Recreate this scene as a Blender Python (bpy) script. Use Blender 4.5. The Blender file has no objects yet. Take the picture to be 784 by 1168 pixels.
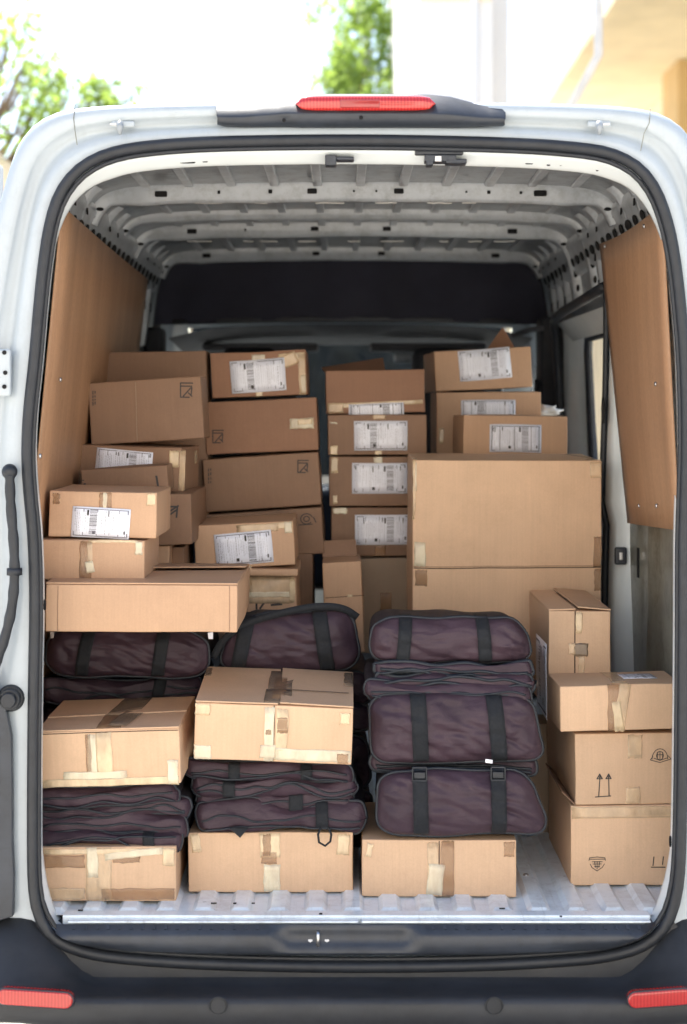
import bpy, bmesh, math, random
from mathutils import Vector, Matrix, noise, Euler
from mathutils.bvhtree import BVHTree
R = math.radians
col = bpy.context.scene.collection
scene = bpy.context.scene
# ------------------------------------------------------------------ camera model
F, CX, HY, DC, CZ, CAMX = 1859.0, 392.0, 465.0, 4.0, 1.81, -0.03
def P(px, py, Y):
    s = (DC + Y) / F
    return Vector((CAMX + (px - CX) * s, Y, CZ - (py - HY) * s))
def S(Y): return (DC + Y) / F

# ------------------------------------------------------------------ materials
MATS = {}
def nmat(name):
    m = bpy.data.materials.new(name); m.use_nodes = True
    nt = m.node_tree; b = nt.nodes['Principled BSDF']
    MATS[name] = m
    return m, nt, b
def ramp(nt, fac, stops):
    r = nt.nodes.new('ShaderNodeValToRGB')
    e = r.color_ramp.elements
    while len(e) < len(stops): e.new(0.5)
    for i, (p, c) in enumerate(stops):
        e[i].position = p; e[i].color = (c[0], c[1], c[2], 1)
    nt.links.new(fac, r.inputs[0]); return r.outputs[0]
def noise_tex(nt, scale, detail=4, rough=.55, stretch=None, coord='Object', seed=True):
    tc = nt.nodes.new('ShaderNodeTexCoord')
    mp = nt.nodes.new('ShaderNodeMapping')
    nt.links.new(tc.outputs[coord], mp.inputs[0])
    if stretch: mp.inputs['Scale'].default_value = stretch
    if seed:
        oi = nt.nodes.new('ShaderNodeObjectInfo')
        mu = nt.nodes.new('ShaderNodeMath'); mu.operation = 'MULTIPLY'; mu.inputs[1].default_value = 37.0
        nt.links.new(oi.outputs['Random'], mu.inputs[0]); nt.links.new(mu.outputs[0], mp.inputs['Location'])
    n = nt.nodes.new('ShaderNodeTexNoise')
    n.inputs['Scale'].default_value = scale; n.inputs['Detail'].default_value = detail; n.inputs['Roughness'].default_value = rough
    nt.links.new(mp.outputs[0], n.inputs[0])
    return n.outputs[0]
def mixc(nt, fac, a, b, mode='MIX'):
    m = nt.nodes.new('ShaderNodeMix'); m.data_type = 'RGBA'; m.blend_type = mode
    for s, v in ((m.inputs[0], fac), (m.inputs[6], a), (m.inputs[7], b)):
        if hasattr(v, 'links') or isinstance(v, bpy.types.NodeSocket): nt.links.new(v, s)
        elif isinstance(v, (int, float)): s.default_value = v
        else: s.default_value = (v[0], v[1], v[2], 1)
    return m.outputs[2]
def bump(nt, b, h, strength, dist=.002, prev=None):
    n = nt.nodes.new('ShaderNodeBump'); n.inputs['Strength'].default_value = strength; n.inputs['Distance'].default_value = dist
    nt.links.new(h, n.inputs['Height'])
    if prev: nt.links.new(prev, n.inputs['Normal'])
    nt.links.new(n.outputs[0], b.inputs['Normal']); return n.outputs[0]
def simple(name, c, rough=.5, metal=0, var=.12, scale=9, spec=.5, bmp=0, bscale=300, coat=0, sheen=0, grime=0, gst=(1, 1, 1)):
    m, nt, b = nmat(name)
    f = noise_tex(nt, scale)
    d = tuple(x * (1 - var) for x in c); u = tuple(min(1, x * (1 + var)) for x in c)
    nt.links.new(ramp(nt, f, [(.3, d), (.7, u)]), b.inputs['Base Color'])
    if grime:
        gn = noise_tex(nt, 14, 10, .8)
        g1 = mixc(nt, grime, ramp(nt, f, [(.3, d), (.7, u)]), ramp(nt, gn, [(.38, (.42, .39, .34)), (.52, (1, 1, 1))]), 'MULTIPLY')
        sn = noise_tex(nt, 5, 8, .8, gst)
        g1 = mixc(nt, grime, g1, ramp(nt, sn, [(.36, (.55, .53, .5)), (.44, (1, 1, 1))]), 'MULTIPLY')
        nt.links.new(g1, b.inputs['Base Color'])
    r = noise_tex(nt, scale * 2.3)
    mr = nt.nodes.new('ShaderNodeMapRange'); mr.inputs[3].default_value = rough * .8; mr.inputs[4].default_value = min(1, rough * 1.2)
    nt.links.new(r, mr.inputs[0]); nt.links.new(mr.outputs[0], b.inputs['Roughness'])
    b.inputs['Metallic'].default_value = metal
    b.inputs['Specular IOR Level'].default_value = spec
    if coat: b.inputs['Coat Weight'].default_value = coat; b.inputs['Coat Roughness'].default_value = .08
    if sheen: b.inputs['Sheen Weight'].default_value = sheen; b.inputs['Sheen Roughness'].default_value = .4
    if bmp: bump(nt, b, noise_tex(nt, bscale), bmp, .001)
    return m
def cardboard(name, c):
    m, nt, b = nmat(name)
    dark = tuple(x * .93 for x in c); lite = tuple(min(1, x * 1.05) for x in c)
    base = ramp(nt, noise_tex(nt, 5, 5), [(.3, dark), (.7, lite)])
    # faint vertical flute streaks
    st = noise_tex(nt, 1, 3, .6, (160, 160, 3))
    base = mixc(nt, .28, base, ramp(nt, st, [(.3, (.84, .84, .84)), (.7, (1.06, 1.06, 1.06))]), 'MULTIPLY')
    fb = noise_tex(nt, 260, 3)
    base = mixc(nt, .3, base, ramp(nt, fb, [(.35, (.88, .87, .86)), (.65, (1.06, 1.06, 1.05))]), 'MULTIPLY')
    # scuffs and stains
    sc = noise_tex(nt, 2.6, 9, .75)
    base = mixc(nt, .28, base, ramp(nt, sc, [(.34, (.74, .72, .7)), (.47, (1, 1, 1))]), 'MULTIPLY')
    oi = nt.nodes.new('ShaderNodeObjectInfo')
    hs = nt.nodes.new('ShaderNodeHueSaturation')
    mr = nt.nodes.new('ShaderNodeMapRange'); mr.inputs[3].default_value = .9; mr.inputs[4].default_value = 1.12
    nt.links.new(oi.outputs['Random'], mr.inputs[0]); nt.links.new(mr.outputs[0], hs.inputs['Value'])
    nt.links.new(base, hs.inputs['Color']); nt.links.new(hs.outputs[0], b.inputs['Base Color'])
    b.inputs['Roughness'].default_value = .55; b.inputs['Specular IOR Level'].default_value = .32
    n1 = bump(nt, b, st, .2, .001); bump(nt, b, noise_tex(nt, 12, 4), .35, .006, n1)
    return m
def tape_mat(name, c, rough=.16, coat=.6, alpha=.6):
    m, nt, b = nmat(name)
    f = noise_tex(nt, 30, 5, .6, (1, 1, .5))
    nt.links.new(ramp(nt, f, [(.35, tuple(x * .85 for x in c)), (.65, tuple(min(1, x * 1.2) for x in c))]), b.inputs['Base Color'])
    b.inputs['Roughness'].default_value = rough; b.inputs['Coat Weight'].default_value = coat; b.inputs['Coat Roughness'].default_value = .1
    b.inputs['Alpha'].default_value = alpha
    bump(nt, b, noise_tex(nt, 42, 6, .65, (1, 1, .35)), .9, .006)
    return m
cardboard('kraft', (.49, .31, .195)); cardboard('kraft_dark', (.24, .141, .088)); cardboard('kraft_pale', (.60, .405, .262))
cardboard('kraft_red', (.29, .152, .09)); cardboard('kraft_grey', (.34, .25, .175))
tape_mat('tape_pale', (.86, .66, .42), .12, 1.0, .6); tape_mat('tape_brown', (.42, .24, .12), .10, 1.0, .42); tape_mat('tape_clear', (.80, .60, .38), .08, 1.0, .45)
tape_mat('tape_white', (.92, .78, .58), .08, 1.0, .55)
tape_mat('tape_grey', (.30, .22, .15), .25, .4, .7)
simple('seam_shade', (.055, .035, .022), .9)  # dark brown painted in for the shade inside carton flap gaps
simple('ink', (.035, .032, .032), .7)
simple('ink_soft', (.2, .19, .22), .7)
simple('ink_light', (.42, .42, .46), .7)
simple('paper', (.84, .86, .95), .35, var=.04, scale=20, coat=.3)
simple('van_white', (.41, .465, .51), .32, var=.03, scale=3, coat=.5, grime=.1, gst=(6, 6, .6))
simple('van_white_lit', (.74, .80, .82), .35, var=.04, coat=.4)  # brighter copy of the van white, with door daylight put into its colour
simple('van_white_shaded', (.27, .30, .33), .36, var=.12, scale=6, coat=.3, grime=.6)  # darker copy of the van white, the hold's shade mixed into its colour
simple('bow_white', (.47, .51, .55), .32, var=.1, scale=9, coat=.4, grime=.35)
simple('floor_white', (.78, .87, .95), .30, var=.08, scale=7, coat=.3, grime=.28, gst=(9, .8, 1))
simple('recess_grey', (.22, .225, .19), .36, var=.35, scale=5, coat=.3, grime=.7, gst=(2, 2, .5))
simple('black_rubber', (.015, .018, .024), .5, var=.2, scale=30, bmp=.2)
simple('black_plastic', (.030, .036, .048), .38, var=.2, scale=8, bmp=.35, bscale=500, grime=.4, gst=(1, 8, 8))
simple('bumper_plastic', (.021, .023, .027), .55, var=.25, scale=4, bmp=.35, bscale=420, grime=.35, gst=(1, 6, 6))
simple('hole_black', (.006, .006, .007), .9)
simple('steel', (.55, .55, .56), .28, 1.0)
simple('dark_cloth', (.034, .034, .052), .9, var=.2, scale=4, sheen=.15)
simple('cab_grey', (.085, .088, .098), .7, var=.1)
simple('cab_dark', (.02, .021, .027), .65, var=.2)
simple('webbing', (.006, .008, .012), .8, var=.2, scale=60, bmp=.5, bscale=700)
simple('piping_slate', (.013, .018, .026), .55, var=.2, scale=40)
simple('tyre_rubber', (.02, .02, .02), .8)
simple('foam_white', (.7, .69, .66), .7, var=.1, bmp=.8, bscale=40)
# hardboard
m, nt, b = nmat('hardboard')
base = ramp(nt, noise_tex(nt, 2.5, 6, .6, (1, 3, .3)), [(.3, (.35, .192, .105)), (.7, (.45, .255, .142))])
base = mixc(nt, .4, base, ramp(nt, noise_tex(nt, 3, 8, .75, (4, 4, .25)), [(.35, (.72, .7, .68)), (.5, (1, 1, 1))]), 'MULTIPLY')
base = mixc(nt, .5, base, ramp(nt, noise_tex(nt, 22, 8, .8), [(.34, (.6, .56, .5)), (.4, (1, 1, 1))]), 'MULTIPLY')
base = mixc(nt, .35, base, ramp(nt, noise_tex(nt, 90, 4), [(.4, (.8, .8, .8)), (.6, (1.05, 1.05, 1.05))]), 'MULTIPLY')
nt.links.new(base, b.inputs['Base Color']); b.inputs['Roughness'].default_value = .5; b.inputs['Specular IOR Level'].default_value = .4
bump(nt, b, noise_tex(nt, 6, 4), .25, .01)
# bag fabric
m, nt, b = nmat('bag_fabric')
base = ramp(nt, noise_tex(nt, 7, 6, .6), [(.3, (.034, .020, .030)), (.7, (.060, .036, .050))])
base = mixc(nt, .5, base, ramp(nt, noise_tex(nt, 600, 2), [(.4, (.7, .7, .7)), (.6, (1.2, 1.2, 1.2))]), 'MULTIPLY')
nt.links.new(base, b.inputs['Base Color']); b.inputs['Roughness'].default_value = .55; b.inputs['Specular IOR Level'].default_value = .32
n1 = bump(nt, b, noise_tex(nt, 700, 2), .35, .001)
cr = noise_tex(nt, 7, 4, .5, (1, 1, 2.2))
mt = nt.nodes.new('ShaderNodeMath'); mt.operation = 'SUBTRACT'; mt.inputs[1].default_value = .5; nt.links.new(cr, mt.inputs[0])
ma = nt.nodes.new('ShaderNodeMath'); ma.operation = 'ABSOLUTE'; nt.links.new(mt.outputs[0], ma.inputs[0])
rg = ramp(nt, ma.outputs[0], [(0, (0, 0, 0)), (.07, (1, 1, 1))])
n2 = bump(nt, b, rg, .18, .005, n1)
bump(nt, b, noise_tex(nt, 11, 3, .45), .5, .012, n2)
simple('bag_side', (.022, .016, .022), .75, var=.3, scale=15, bmp=.4, bscale=300)
# red lens
m, nt, b = nmat('red_lens')
w = nt.nodes.new('ShaderNodeTexWave'); w.inputs['Scale'].default_value = 40; w.inputs['Distortion'].default_value = 1
tc = nt.nodes.new('ShaderNodeTexCoord'); nt.links.new(tc.outputs['Object'], w.inputs[0])
nt.links.new(ramp(nt, w.outputs[1], [(.2, (.38, .012, .010)), (.8, (.50, .028, .022))]), b.inputs['Base Color'])
b.inputs['Roughness'].default_value = .12; b.inputs['Coat Weight'].default_value = 1
b.inputs['Subsurface Weight'].default_value = .1; b.inputs['Subsurface Radius'].default_value = (.02, .004, .003)
simple('red_deep', (.30, .012, .012), .15, coat=1)
# glass
m, nt, b = nmat('glass')
b.inputs['Base Color'].default_value = (.30, .35, .37, 1); b.inputs['Roughness'].default_value = .02
b.inputs['Transmission Weight'].default_value = 1.0; b.inputs['IOR'].default_value = 1.05
m, nt, b = nmat('glass_clear')
b.inputs['Base Color'].default_value = (.92, .95, .95, 1); b.inputs['Roughness'].default_value = .02
b.inputs['Transmission Weight'].default_value = 1.0; b.inputs['IOR'].default_value = 1.03
# outside
simple('ground_concrete', (.46, .43, .38), .9, var=.15, scale=.7, bmp=.4, bscale=40)
simple('plaster_yellow', (.86, .76, .54), .9, var=.1, scale=1.2)
simple('plaster_cream', (.84, .76, .60), .9, var=.08, scale=1.2)
simple('plaster_pale', (.72, .68, .62), .9, var=.05, scale=.8)
simple('plaster_white', (.80, .80, .80), .85, var=.06, scale=.8)
simple('plaster_orange', (.6, .32, .2), .9, var=.12, scale=1)
simple('plaster_ochre', (.76, .55, .28), .9, var=.1, scale=1)
simple('bark', (.16, .12, .08), .9, var=.3)
simple('foliage_dark', (.010, .013, .014), .8, var=.5, scale=6, bmp=1, bscale=12)
simple('pipe_grey', (.5, .5, .5), .5)
m, nt, b = nmat('foliage')
nt.links.new(ramp(nt, noise_tex(nt, 1.4, 4), [(.3, (.07, .12, .03)), (.7, (.18, .27, .08))]), b.inputs['Base Color'])
b.inputs['Roughness'].default_value = .55
tr = nt.nodes.new('ShaderNodeBsdfTranslucent'); tr.inputs[0].default_value = (.36, .5, .1, 1)
ms = nt.nodes.new('ShaderNodeMixShader'); ms.inputs[0].default_value = .6
out = nt.nodes['Material Output']
nt.links.new(b.outputs[0], ms.inputs[1]); nt.links.new(tr.outputs[0], ms.inputs[2]); nt.links.new(ms.outputs[0], out.inputs[0])

# ------------------------------------------------------------------ object helpers
def tag(o, label=None, cat=None, group=None, kind=None):
    if label: o['label'] = label
    if cat: o['category'] = cat
    if group: o['group'] = group
    if kind: o['kind'] = kind
    return o
def empty(name, loc=(0, 0, 0), rot=None):
    o = bpy.data.objects.new(name, None); o.empty_display_size = .05
    o.location = loc
    if rot: o.rotation_euler = rot
    col.objects.link(o); return o
def obj(name, bm, mats, parent=None, smooth=True, label=None, bevel=0, recalc=True):
    if recalc: bmesh.ops.recalc_face_normals(bm, faces=bm.faces)
    me = bpy.data.meshes.new(name); bm.to_mesh(me); bm.free()
    if not isinstance(mats, (list, tuple)): mats = [mats]
    for mm in mats: me.materials.append(MATS[mm])
    for p in me.polygons: p.use_smooth = smooth
    o = bpy.data.objects.new(name, me); col.objects.link(o)
    if parent: o.parent = parent
    if label: o['label'] = label
    if bevel:
        md = o.modifiers.new('bevel', 'BEVEL'); md.width = bevel; md.segments = 2; md.limit_method = 'ANGLE'; md.angle_limit = R(35)
        wn = o.modifiers.new('wn', 'WEIGHTED_NORMAL')
    return o
def box(bm, lo, hi, mi=0):
    vs = [bm.verts.new((x, y, z)) for x in (lo[0], hi[0]) for y in (lo[1], hi[1]) for z in (lo[2], hi[2])]
    for f in ((0, 1, 3, 2), (4, 6, 7, 5), (0, 4, 5, 1), (2, 3, 7, 6), (0, 2, 6, 4), (1, 5, 7, 3)):
        fc = bm.faces.new([vs[i] for i in f]); fc.material_index = mi
    return vs
def tube(bm, pts, r, n=8, closed=False, flat=1.0):
    pts = [Vector(p) for p in pts]; N = len(pts); rings = []
    up = None
    for i, p in enumerate(pts):
        a = pts[(i - 1) % N] if (closed or i > 0) else p
        c = pts[(i + 1) % N] if (closed or i < N - 1) else p
        t = (c - a).normalized()
        if up is None:
            up = Vector((0, 1, 0)) if abs(t.y) < .9 else Vector((1, 0, 0))
        s = t.cross(up)
        if s.length < 1e-4: s = t.orthogonal()
        s.normalize(); u = s.cross(t).normalized(); up = u
        rr = r[i] if isinstance(r, (list, tuple)) else r
        rings.append([bm.verts.new(p + s * math.cos(k * 2 * math.pi / n) * rr + u * math.sin(k * 2 * math.pi / n) * rr * flat) for k in range(n)])
    for i in range(N if closed else N - 1):
        A, B = rings[i], rings[(i + 1) % N]
        for k in range(n): bm.faces.new((A[k], A[(k + 1) % n], B[(k + 1) % n], B[k]))
    if not closed:
        bm.faces.new(rings[0][::-1]); bm.faces.new(rings[-1])
def loft(bm, rows, closed=False, skip=None):
    V = [[bm.verts.new(p) for p in r] for r in rows]
    for i in range(len(V) - 1):
        n = len(V[i])
        for k in range(n if closed else n - 1):
            q = (V[i][k], V[i][(k + 1) % n], V[i + 1][(k + 1) % n], V[i + 1][k])
            if skip:
                c = sum((v.co for v in q), Vector()) / 4
                if skip(c): continue
            try: bm.faces.new(q)
            except ValueError: pass
    return V
def prism(bm, pts, off):
    a = [bm.verts.new(p) for p in pts]; c = [bm.verts.new(Vector(p) + Vector(off)) for p in pts]
    bm.faces.new(a); bm.faces.new(c[::-1]); n = len(a)
    for i in range(n): bm.faces.new((a[i], a[(i + 1) % n], c[(i + 1) % n], c[i]))
def chaikin(pts, closed=True, n=1):
    for _ in range(n):
        o = []; N = len(pts)
        for i in range(N if closed else N - 1):
            a = Vector(pts[i]); c = Vector(pts[(i + 1) % N])
            o += [a * .75 + c * .25, a * .25 + c * .75]
        if not closed: o = [Vector(pts[0])] + o + [Vector(pts[-1])]
        pts = o
    return pts

# ------------------------------------------------------------------ cardboard boxes
BOXG = 'cardboard boxes loaded in the van'
class Box:
    """front face given by its place x0..x1, y0..y1 in the photograph at the depth Y where it stands"""
    def __init__(s, x0, x1, y0, y1, Y, d, roll, label, mat='kraft', yaw=0, pitch=0, skew=0, seed=None, bulge=.003):
        s.cx, s.cy = (x0 + x1) / 2, (y0 + y1) / 2
        s.sc = S(Y); s.w = (x1 - x0) * s.sc; s.h = (y1 - y0) * s.sc; s.d = d; s.roll = R(roll)
        s.mat = mat; s.b = bulge; s.rnd = random.Random(seed if seed is not None else label)
        c = P(s.cx, s.cy, Y)
        s.root = empty('cardboard_box', c, (R(pitch), -s.roll, R(yaw)))
        tag(s.root, label, 'cardboard box', BOXG)
        s.sd = Vector([s.rnd.uniform(0, 50) for _ in range(3)])
        s.carton()
    def surf(s, face, a, c, off=0):
        p = s.surf0(face, a, c, off)
        return p + noise.noise_vector(p * 7 + s.sd) * .0022
    def surf0(s, face, a, c, off=0):
        """a,c local metres in the face plane (face: front, top, left, right) -> local point"""
        w, h, d = s.w, s.h, s.d
        if face == 'front':
            g = s.b * math.cos(math.pi * max(-.5, min(.5, a / w))) * math.cos(math.pi * max(-.5, min(.5, c / h)))
            return Vector((a, -g - off, c))
        if face == 'top':
            g = s.b * math.cos(math.pi * max(-.5, min(.5, a / w))) * math.cos(math.pi * max(-.5, min(.5, (c - d / 2) / d)))
            return Vector((a, c, h / 2 + g + off))
        g = s.b * math.cos(math.pi * max(-.5, min(.5, (a - d / 2) / d))) * math.cos(math.pi * max(-.5, min(.5, c / h)))
        if face == 'left': return Vector((-w / 2 - g - off, a, c))
        return Vector((w / 2 + g + off, a, c))
    def carton(s):
        bm = bmesh.new(); w, h, d = s.w, s.h, s.d; n = 10; sdv = s.sd
        key = {}
        def vert(i, j, k):
            if (i, j, k) in key: return key[i, j, k]
            x, y, z = (i / n - .5) * w, j / n * d, (k / n - .5) * h
            B = s.b
            cx, cy, cz = math.cos(math.pi * (i / n - .5)), math.cos(math.pi * (j / n - .5)), math.cos(math.pi * (k / n - .5))
            if j == 0: y -= B * cx * cz
            if j == n: y += B * cx * cz
            if i == 0: x -= B * cy * cz
            if i == n: x += B * cy * cz
            if k == n: z += B * cx * cy
            dn = noise.noise_vector(Vector((x * 7, y * 7, z * 7)) + sdv) * .0022; v = bm.verts.new((x + dn.x, y + dn.y, z + dn.z)); key[i, j, k] = v; return v
        for a in range(n):
            for c in range(n):
                for e in (0, n):
                    bm.faces.new((vert(e, a, c), vert(e, a + 1, c), vert(e, a + 1, c + 1), vert(e, a, c + 1)))
                    bm.faces.new((vert(a, e, c), vert(a + 1, e, c), vert(a + 1, e, c + 1), vert(a, e, c + 1)))
                    bm.faces.new((vert(a, c, e), vert(a + 1, c, e), vert(a + 1, c + 1, e), vert(a, c + 1, e)))
        s.body = obj('carton', bm, s.mat, s.root, smooth=True, bevel=.003)
    def loc(s, px, py):
        x, y = (px - s.cx) * s.sc, -(py - s.cy) * s.sc
        c, q = math.cos(-s.roll), math.sin(-s.roll)
        return x * c - y * q, x * q + y * c
    def patch(s, name, mat, face, pts, off=.0012, nx=8, ny=5, wob=0, parent=None, thick=.0006, label=None):
        """four local corner points TL TR BR BL in a face plane"""
        bm = bmesh.new(); rows = []
        for j in range(ny + 1):
            row = []
            for i in range(nx + 1):
                u, v = i / nx, j / ny
                a = Vector(pts[0]).lerp(Vector(pts[1]), u); c = Vector(pts[3]).lerp(Vector(pts[2]), u)
                q = a.lerp(c, v)
                if wob and (i in (0, nx) or j in (0, ny)): q = q + Vector((s.rnd.uniform(-wob, wob), s.rnd.uniform(-wob, wob)))
                row.append(s.surf(face, q.x, q.y, off))
            rows.append(row)
        loft(bm, rows)
        o = obj(name, bm, mat, parent or s.root, smooth=True, label=label, recalc=False)
        md = o.modifiers.new('t', 'SOLIDIFY'); md.thickness = thick; md.offset = 0
        return o
    def rect(s, face, x0, y0, x1, y1, rot=0, px=True):
        if px:
            cx, cy = (x0 + x1) / 2, (y0 + y1) / 2
            a, c = s.loc(cx, cy); w, h = (x1 - x0) * s.sc, (y1 - y0) * s.sc
        else:
            a, c, w, h = (x0 + x1) / 2, (y0 + y1) / 2, x1 - x0, abs(y1 - y0)
        q = R(rot); out = []
        for dx, dy in ((-.5, .5), (.5, .5), (.5, -.5), (-.5, -.5)):
            x, y = dx * w, dy * h
            out.append((a + x * math.cos(q) - y * math.sin(q), c + x * math.sin(q) + y * math.cos(q)))
        return out
    def tape(s, x0, y0, x1, y1, mat='tape_pale', rot=0, off=None):
        o = off if off else .0012 + s.rnd.random() * .0006
        s.patch('packing_tape', mat, 'front', s.rect('front', x0, y0, x1, y1, rot), off=o, wob=.0016)
        return s
    def ttape(s, u0, v0, u1, v1, mat='tape_brown', off=.0055, rot=0):
        """tape on the top, fractions of width (-.5...5) and depth (0..1)"""
        s.patch('packing_tape', mat, 'top', s.rect('top', u0 * s.w, v0 * s.d, u1 * s.w, v1 * s.d, rot, False), off=off, wob=.0012)
        return s
    def stape(s, face, u0, v0, u1, v1, mat='tape_pale'):
        s.patch('packing_tape', mat, face, s.rect(face, u0 * s.d, v0 * s.h, u1 * s.d, v1 * s.h, 0, False), wob=.001); return s
    def seam(s, x0, y0, x1, y1, w=.0018, mat='seam_shade', face='front', off=.0009):
        if face == 'front': a = Vector(s.loc(x0, y0)); c = Vector(s.loc(x1, y1))
        else: a = Vector((x0 * s.w, y0 * s.d)); c = Vector((x1 * s.w, y1 * s.d))
        d = (c - a).normalized(); n = Vector((-d.y, d.x)) * w / 2
        s.patch('flap_seam', mat, face, [a + n, c + n, c - n, a - n], off=off, nx=10, ny=1, thick=.0004); return s  # thin strip along a seam; its default colour paints the gap's shade
    def strokes(s, lines, w=.0028, face='front', name='printed_symbol', mat='ink', off=.0013, px=True):
        bm = bmesh.new()
        for ln in lines:
            q = [Vector(s.loc(*p)) if px else Vector(p) for p in ln]
            for a, c in zip(q[:-1], q[1:]):
                d = c - a
                if d.length < 1e-6: continue
                d.normalize(); n = Vector((-d.y, d.x)) * w / 2; a2 = a - d * w * .3; c2 = c + d * w * .3
                vs = [bm.verts.new(s.surf(face, k.x, k.y, off)) for k in (a2 + n, c2 + n, c2 - n, a2 - n)]
                bm.faces.new(vs)
        obj(name, bm, mat, s.root, smooth=False, recalc=False); return s
    def label(s, x0, y0, x1, y1, rot=0, face='front', flip=False, px=True, clip=None):
        """printed shipping label in its pouch, text running up the label"""
        pts = s.rect(face, x0, y0, x1, y1, rot, px)
        r = s.rnd
        lb = s.patch('shipping_label', 'paper', face, pts, off=.0024, nx=6, ny=4, thick=.0008)
        TL, TR, BR, BL = [Vector(p) for p in pts]
        bms = {'ink': bmesh.new(), 'ink_soft': bmesh.new(), 'ink_light': bmesh.new()}
        def q(u0, v0, u1, v1, mat='ink'):
            if flip: u0, u1 = 1 - u1, 1 - u0; v0, v1 = 1 - v1, 1 - v0
            bm = bms[mat]; vs = []
            for u, v in ((u0, v0), (u1, v0), (u1, v1), (u0, v1)):
                p = TL.lerp(TR, u).lerp(BL.lerp(BR, u), v)
                vs.append(bm.verts.new(s.surf(face, p.x, p.y, .0031)))
            bm.faces.new(vs)
        e = .035; t = .014
        q(e, .05, 1 - e, .05 + t * 1.8, 'ink_soft'); q(e, .95 - t * 1.8, 1 - e, .95, 'ink_soft'); q(e, .05, e + t, .95, 'ink_soft'); q(1 - e - t, .05, 1 - e, .95)
        bar0 = r.choice((.58, .62, .3)); cols = [.06, .17, .2, .36, .5, bar0, bar0 + .17, .93]
        for x in (.19, .46 + r.uniform(-.05, .05), .80): q(x, .07, x + .011, .93, 'ink_soft')
        # barcode block: bars lie across the column
        v = .08
        while v < .9:
            hh = r.choice((.008, .014, .02)); q(bar0, v, bar0 + .13, v + hh, 'ink' if r.random() < .3 else 'ink_soft'); v += hh + r.choice((.01, .014, .022))
        # text columns, running vertically
        x = .055
        while x < .93:
            if not (bar0 - .03 < x < bar0 + .15):
                v = .08 + r.uniform(0, .2); end = r.uniform(.55, .93); mt = r.choice(('ink_soft', 'ink_light', 'ink_light'))
                wd = r.choice((.005, .006, .008))
                while v < end:
                    L = r.uniform(.02, .09); q(x, v, x + wd, min(.93, v + L), mt); v += L + r.uniform(.012, .03)
                if r.random() < .12:
                    q(x, .1, x + .018, .1 + r.uniform(.08, .2))
            x += r.uniform(.02, .042)
        q(.9, .74, .925, .84); q(.36, .78, .41, .88); q(bar0 - .05, .1, bar0 - .015, .28)
        for k, bm in bms.items():
            pr = obj('label_print', bm, k, lb, smooth=False, recalc=False)
        return s
    def flap(s, face, pts3, mat=None, label=None, thick=.004):
        """a loose cardboard flap given by 3-D local points"""
        bm = bmesh.new(); p = [Vector(x) for x in pts3]
        n = (p[1] - p[0]).cross(p[2] - p[0]).normalized() * thick
        prism(bm, p, n)
        obj('flap', bm, mat or s.mat, s.root, smooth=False, bevel=.001, label=label); return s
    def topflaps(s, split='v', at=0.0, gap=.004, lift=(0, 0), skew=0):
        """two flaps closed over the top: split v = gap runs front to back at u=at; split h = gap runs across at depth fraction at"""
        w, d, h = s.w, s.d, s.h; z = h / 2 + .001
        if split == 'v':
            a = at * w
            l0, l1 = lift
            s.flap('top', [(-w / 2, 0, z), (a - gap / 2 + skew, 0, z + l0), (a - gap / 2 - skew, d, z + l0), (-w / 2, d, z)])
            s.flap('top', [(a + gap / 2 + skew, 0, z + l1), (w / 2, 0, z), (w / 2, d, z), (a + gap / 2 - skew, d, z + l1)])
        else:
            a = at * d; l0, l1 = lift
            s.flap('top', [(-w / 2, 0, z), (w / 2, 0, z), (w / 2, a - gap / 2 + skew, z + l0), (-w / 2, a - gap / 2 - skew, z + l0)])
            s.flap('top', [(-w / 2, a + gap / 2 - skew, z + l1), (w / 2, a + gap / 2 + skew, z + l1), (w / 2, d, z), (-w / 2, d, z)])
        return s
def corner_mark(B, x, y, k=1.0):   # square symbol of a leaning load
    L = lambda pts: [(x + a * k, y + c * k) for a, c in pts]
    return B.strokes([L([(-7, -8), (7, -8)]), L([(-7, -4.5), (6, -4.5)]), L([(-7, -8), (-7, 8)]), L([(-7, 8), (3, 8)]),
                      L([(5, -3), (-4, 7)]), L([(6, -3), (5, 5)]), L([(2, 3), (6, 7)])], .0035, mat='ink')
def side_text(B, x, y0, y1):
    r = B.rnd; ls = []; v = y0
    while v < y1:
        L = r.uniform(1.5, 4); ls.append([(x, v), (x, v + L)]); ls.append([(x + 2.4, v), (x + 2.4, v + L * .7)]); v += L + 1.4
    return B.strokes(ls, .003, mat='ink')

# --- bottom row on the floor
b = Box(38, 201, 966, 1028, .13, .38, 0, 'taped box on the van floor at bottom left, under thin folded bags', 'kraft_pale', yaw=1)
b.seam(112, 967, 112, 1027, .0022)
b.tape(98, 967, 128, 1027, 'tape_clear').tape(50, 968, 200, 974, 'tape_pale').tape(46, 975, 97, 989, 'tape_brown', off=.0016).tape(129, 976, 160, 984, 'tape_brown')
b.tape(100, 966, 112, 1000, 'tape_white', 3, off=.0022).tape(186, 968, 199, 988, 'tape_pale', off=.0022).tape(116, 1013, 199, 1026, 'tape_brown').tape(50, 1012, 97, 1026, 'tape_clear').tape(120, 970, 186, 978, 'tape_white', 5, off=.002)
b = Box(215, 403, 950, 1018, .225, .4, 0, 'clean box in the middle of the bottom row with a black loop hanging over it', 'kraft_pale')
b.tape(296, 951, 320, 978, 'tape_pale').tape(298, 972, 316, 985, 'tape_brown').tape(301, 986, 320, 1017, 'tape_white').tape(219, 951, 229, 972, 'tape_pale', 8).tape(385, 952, 399, 975, 'tape_pale', -4)
b.tape(300, 952, 309, 976, 'tape_brown', off=.002)
b = Box(413, 589, 958, 1023, .19, .4, 0, 'box on the van floor directly under the tall right stack of maroon bags', 'kraft_pale', yaw=-1)
b.seam(501, 959, 501, 1022, .0022)
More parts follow.
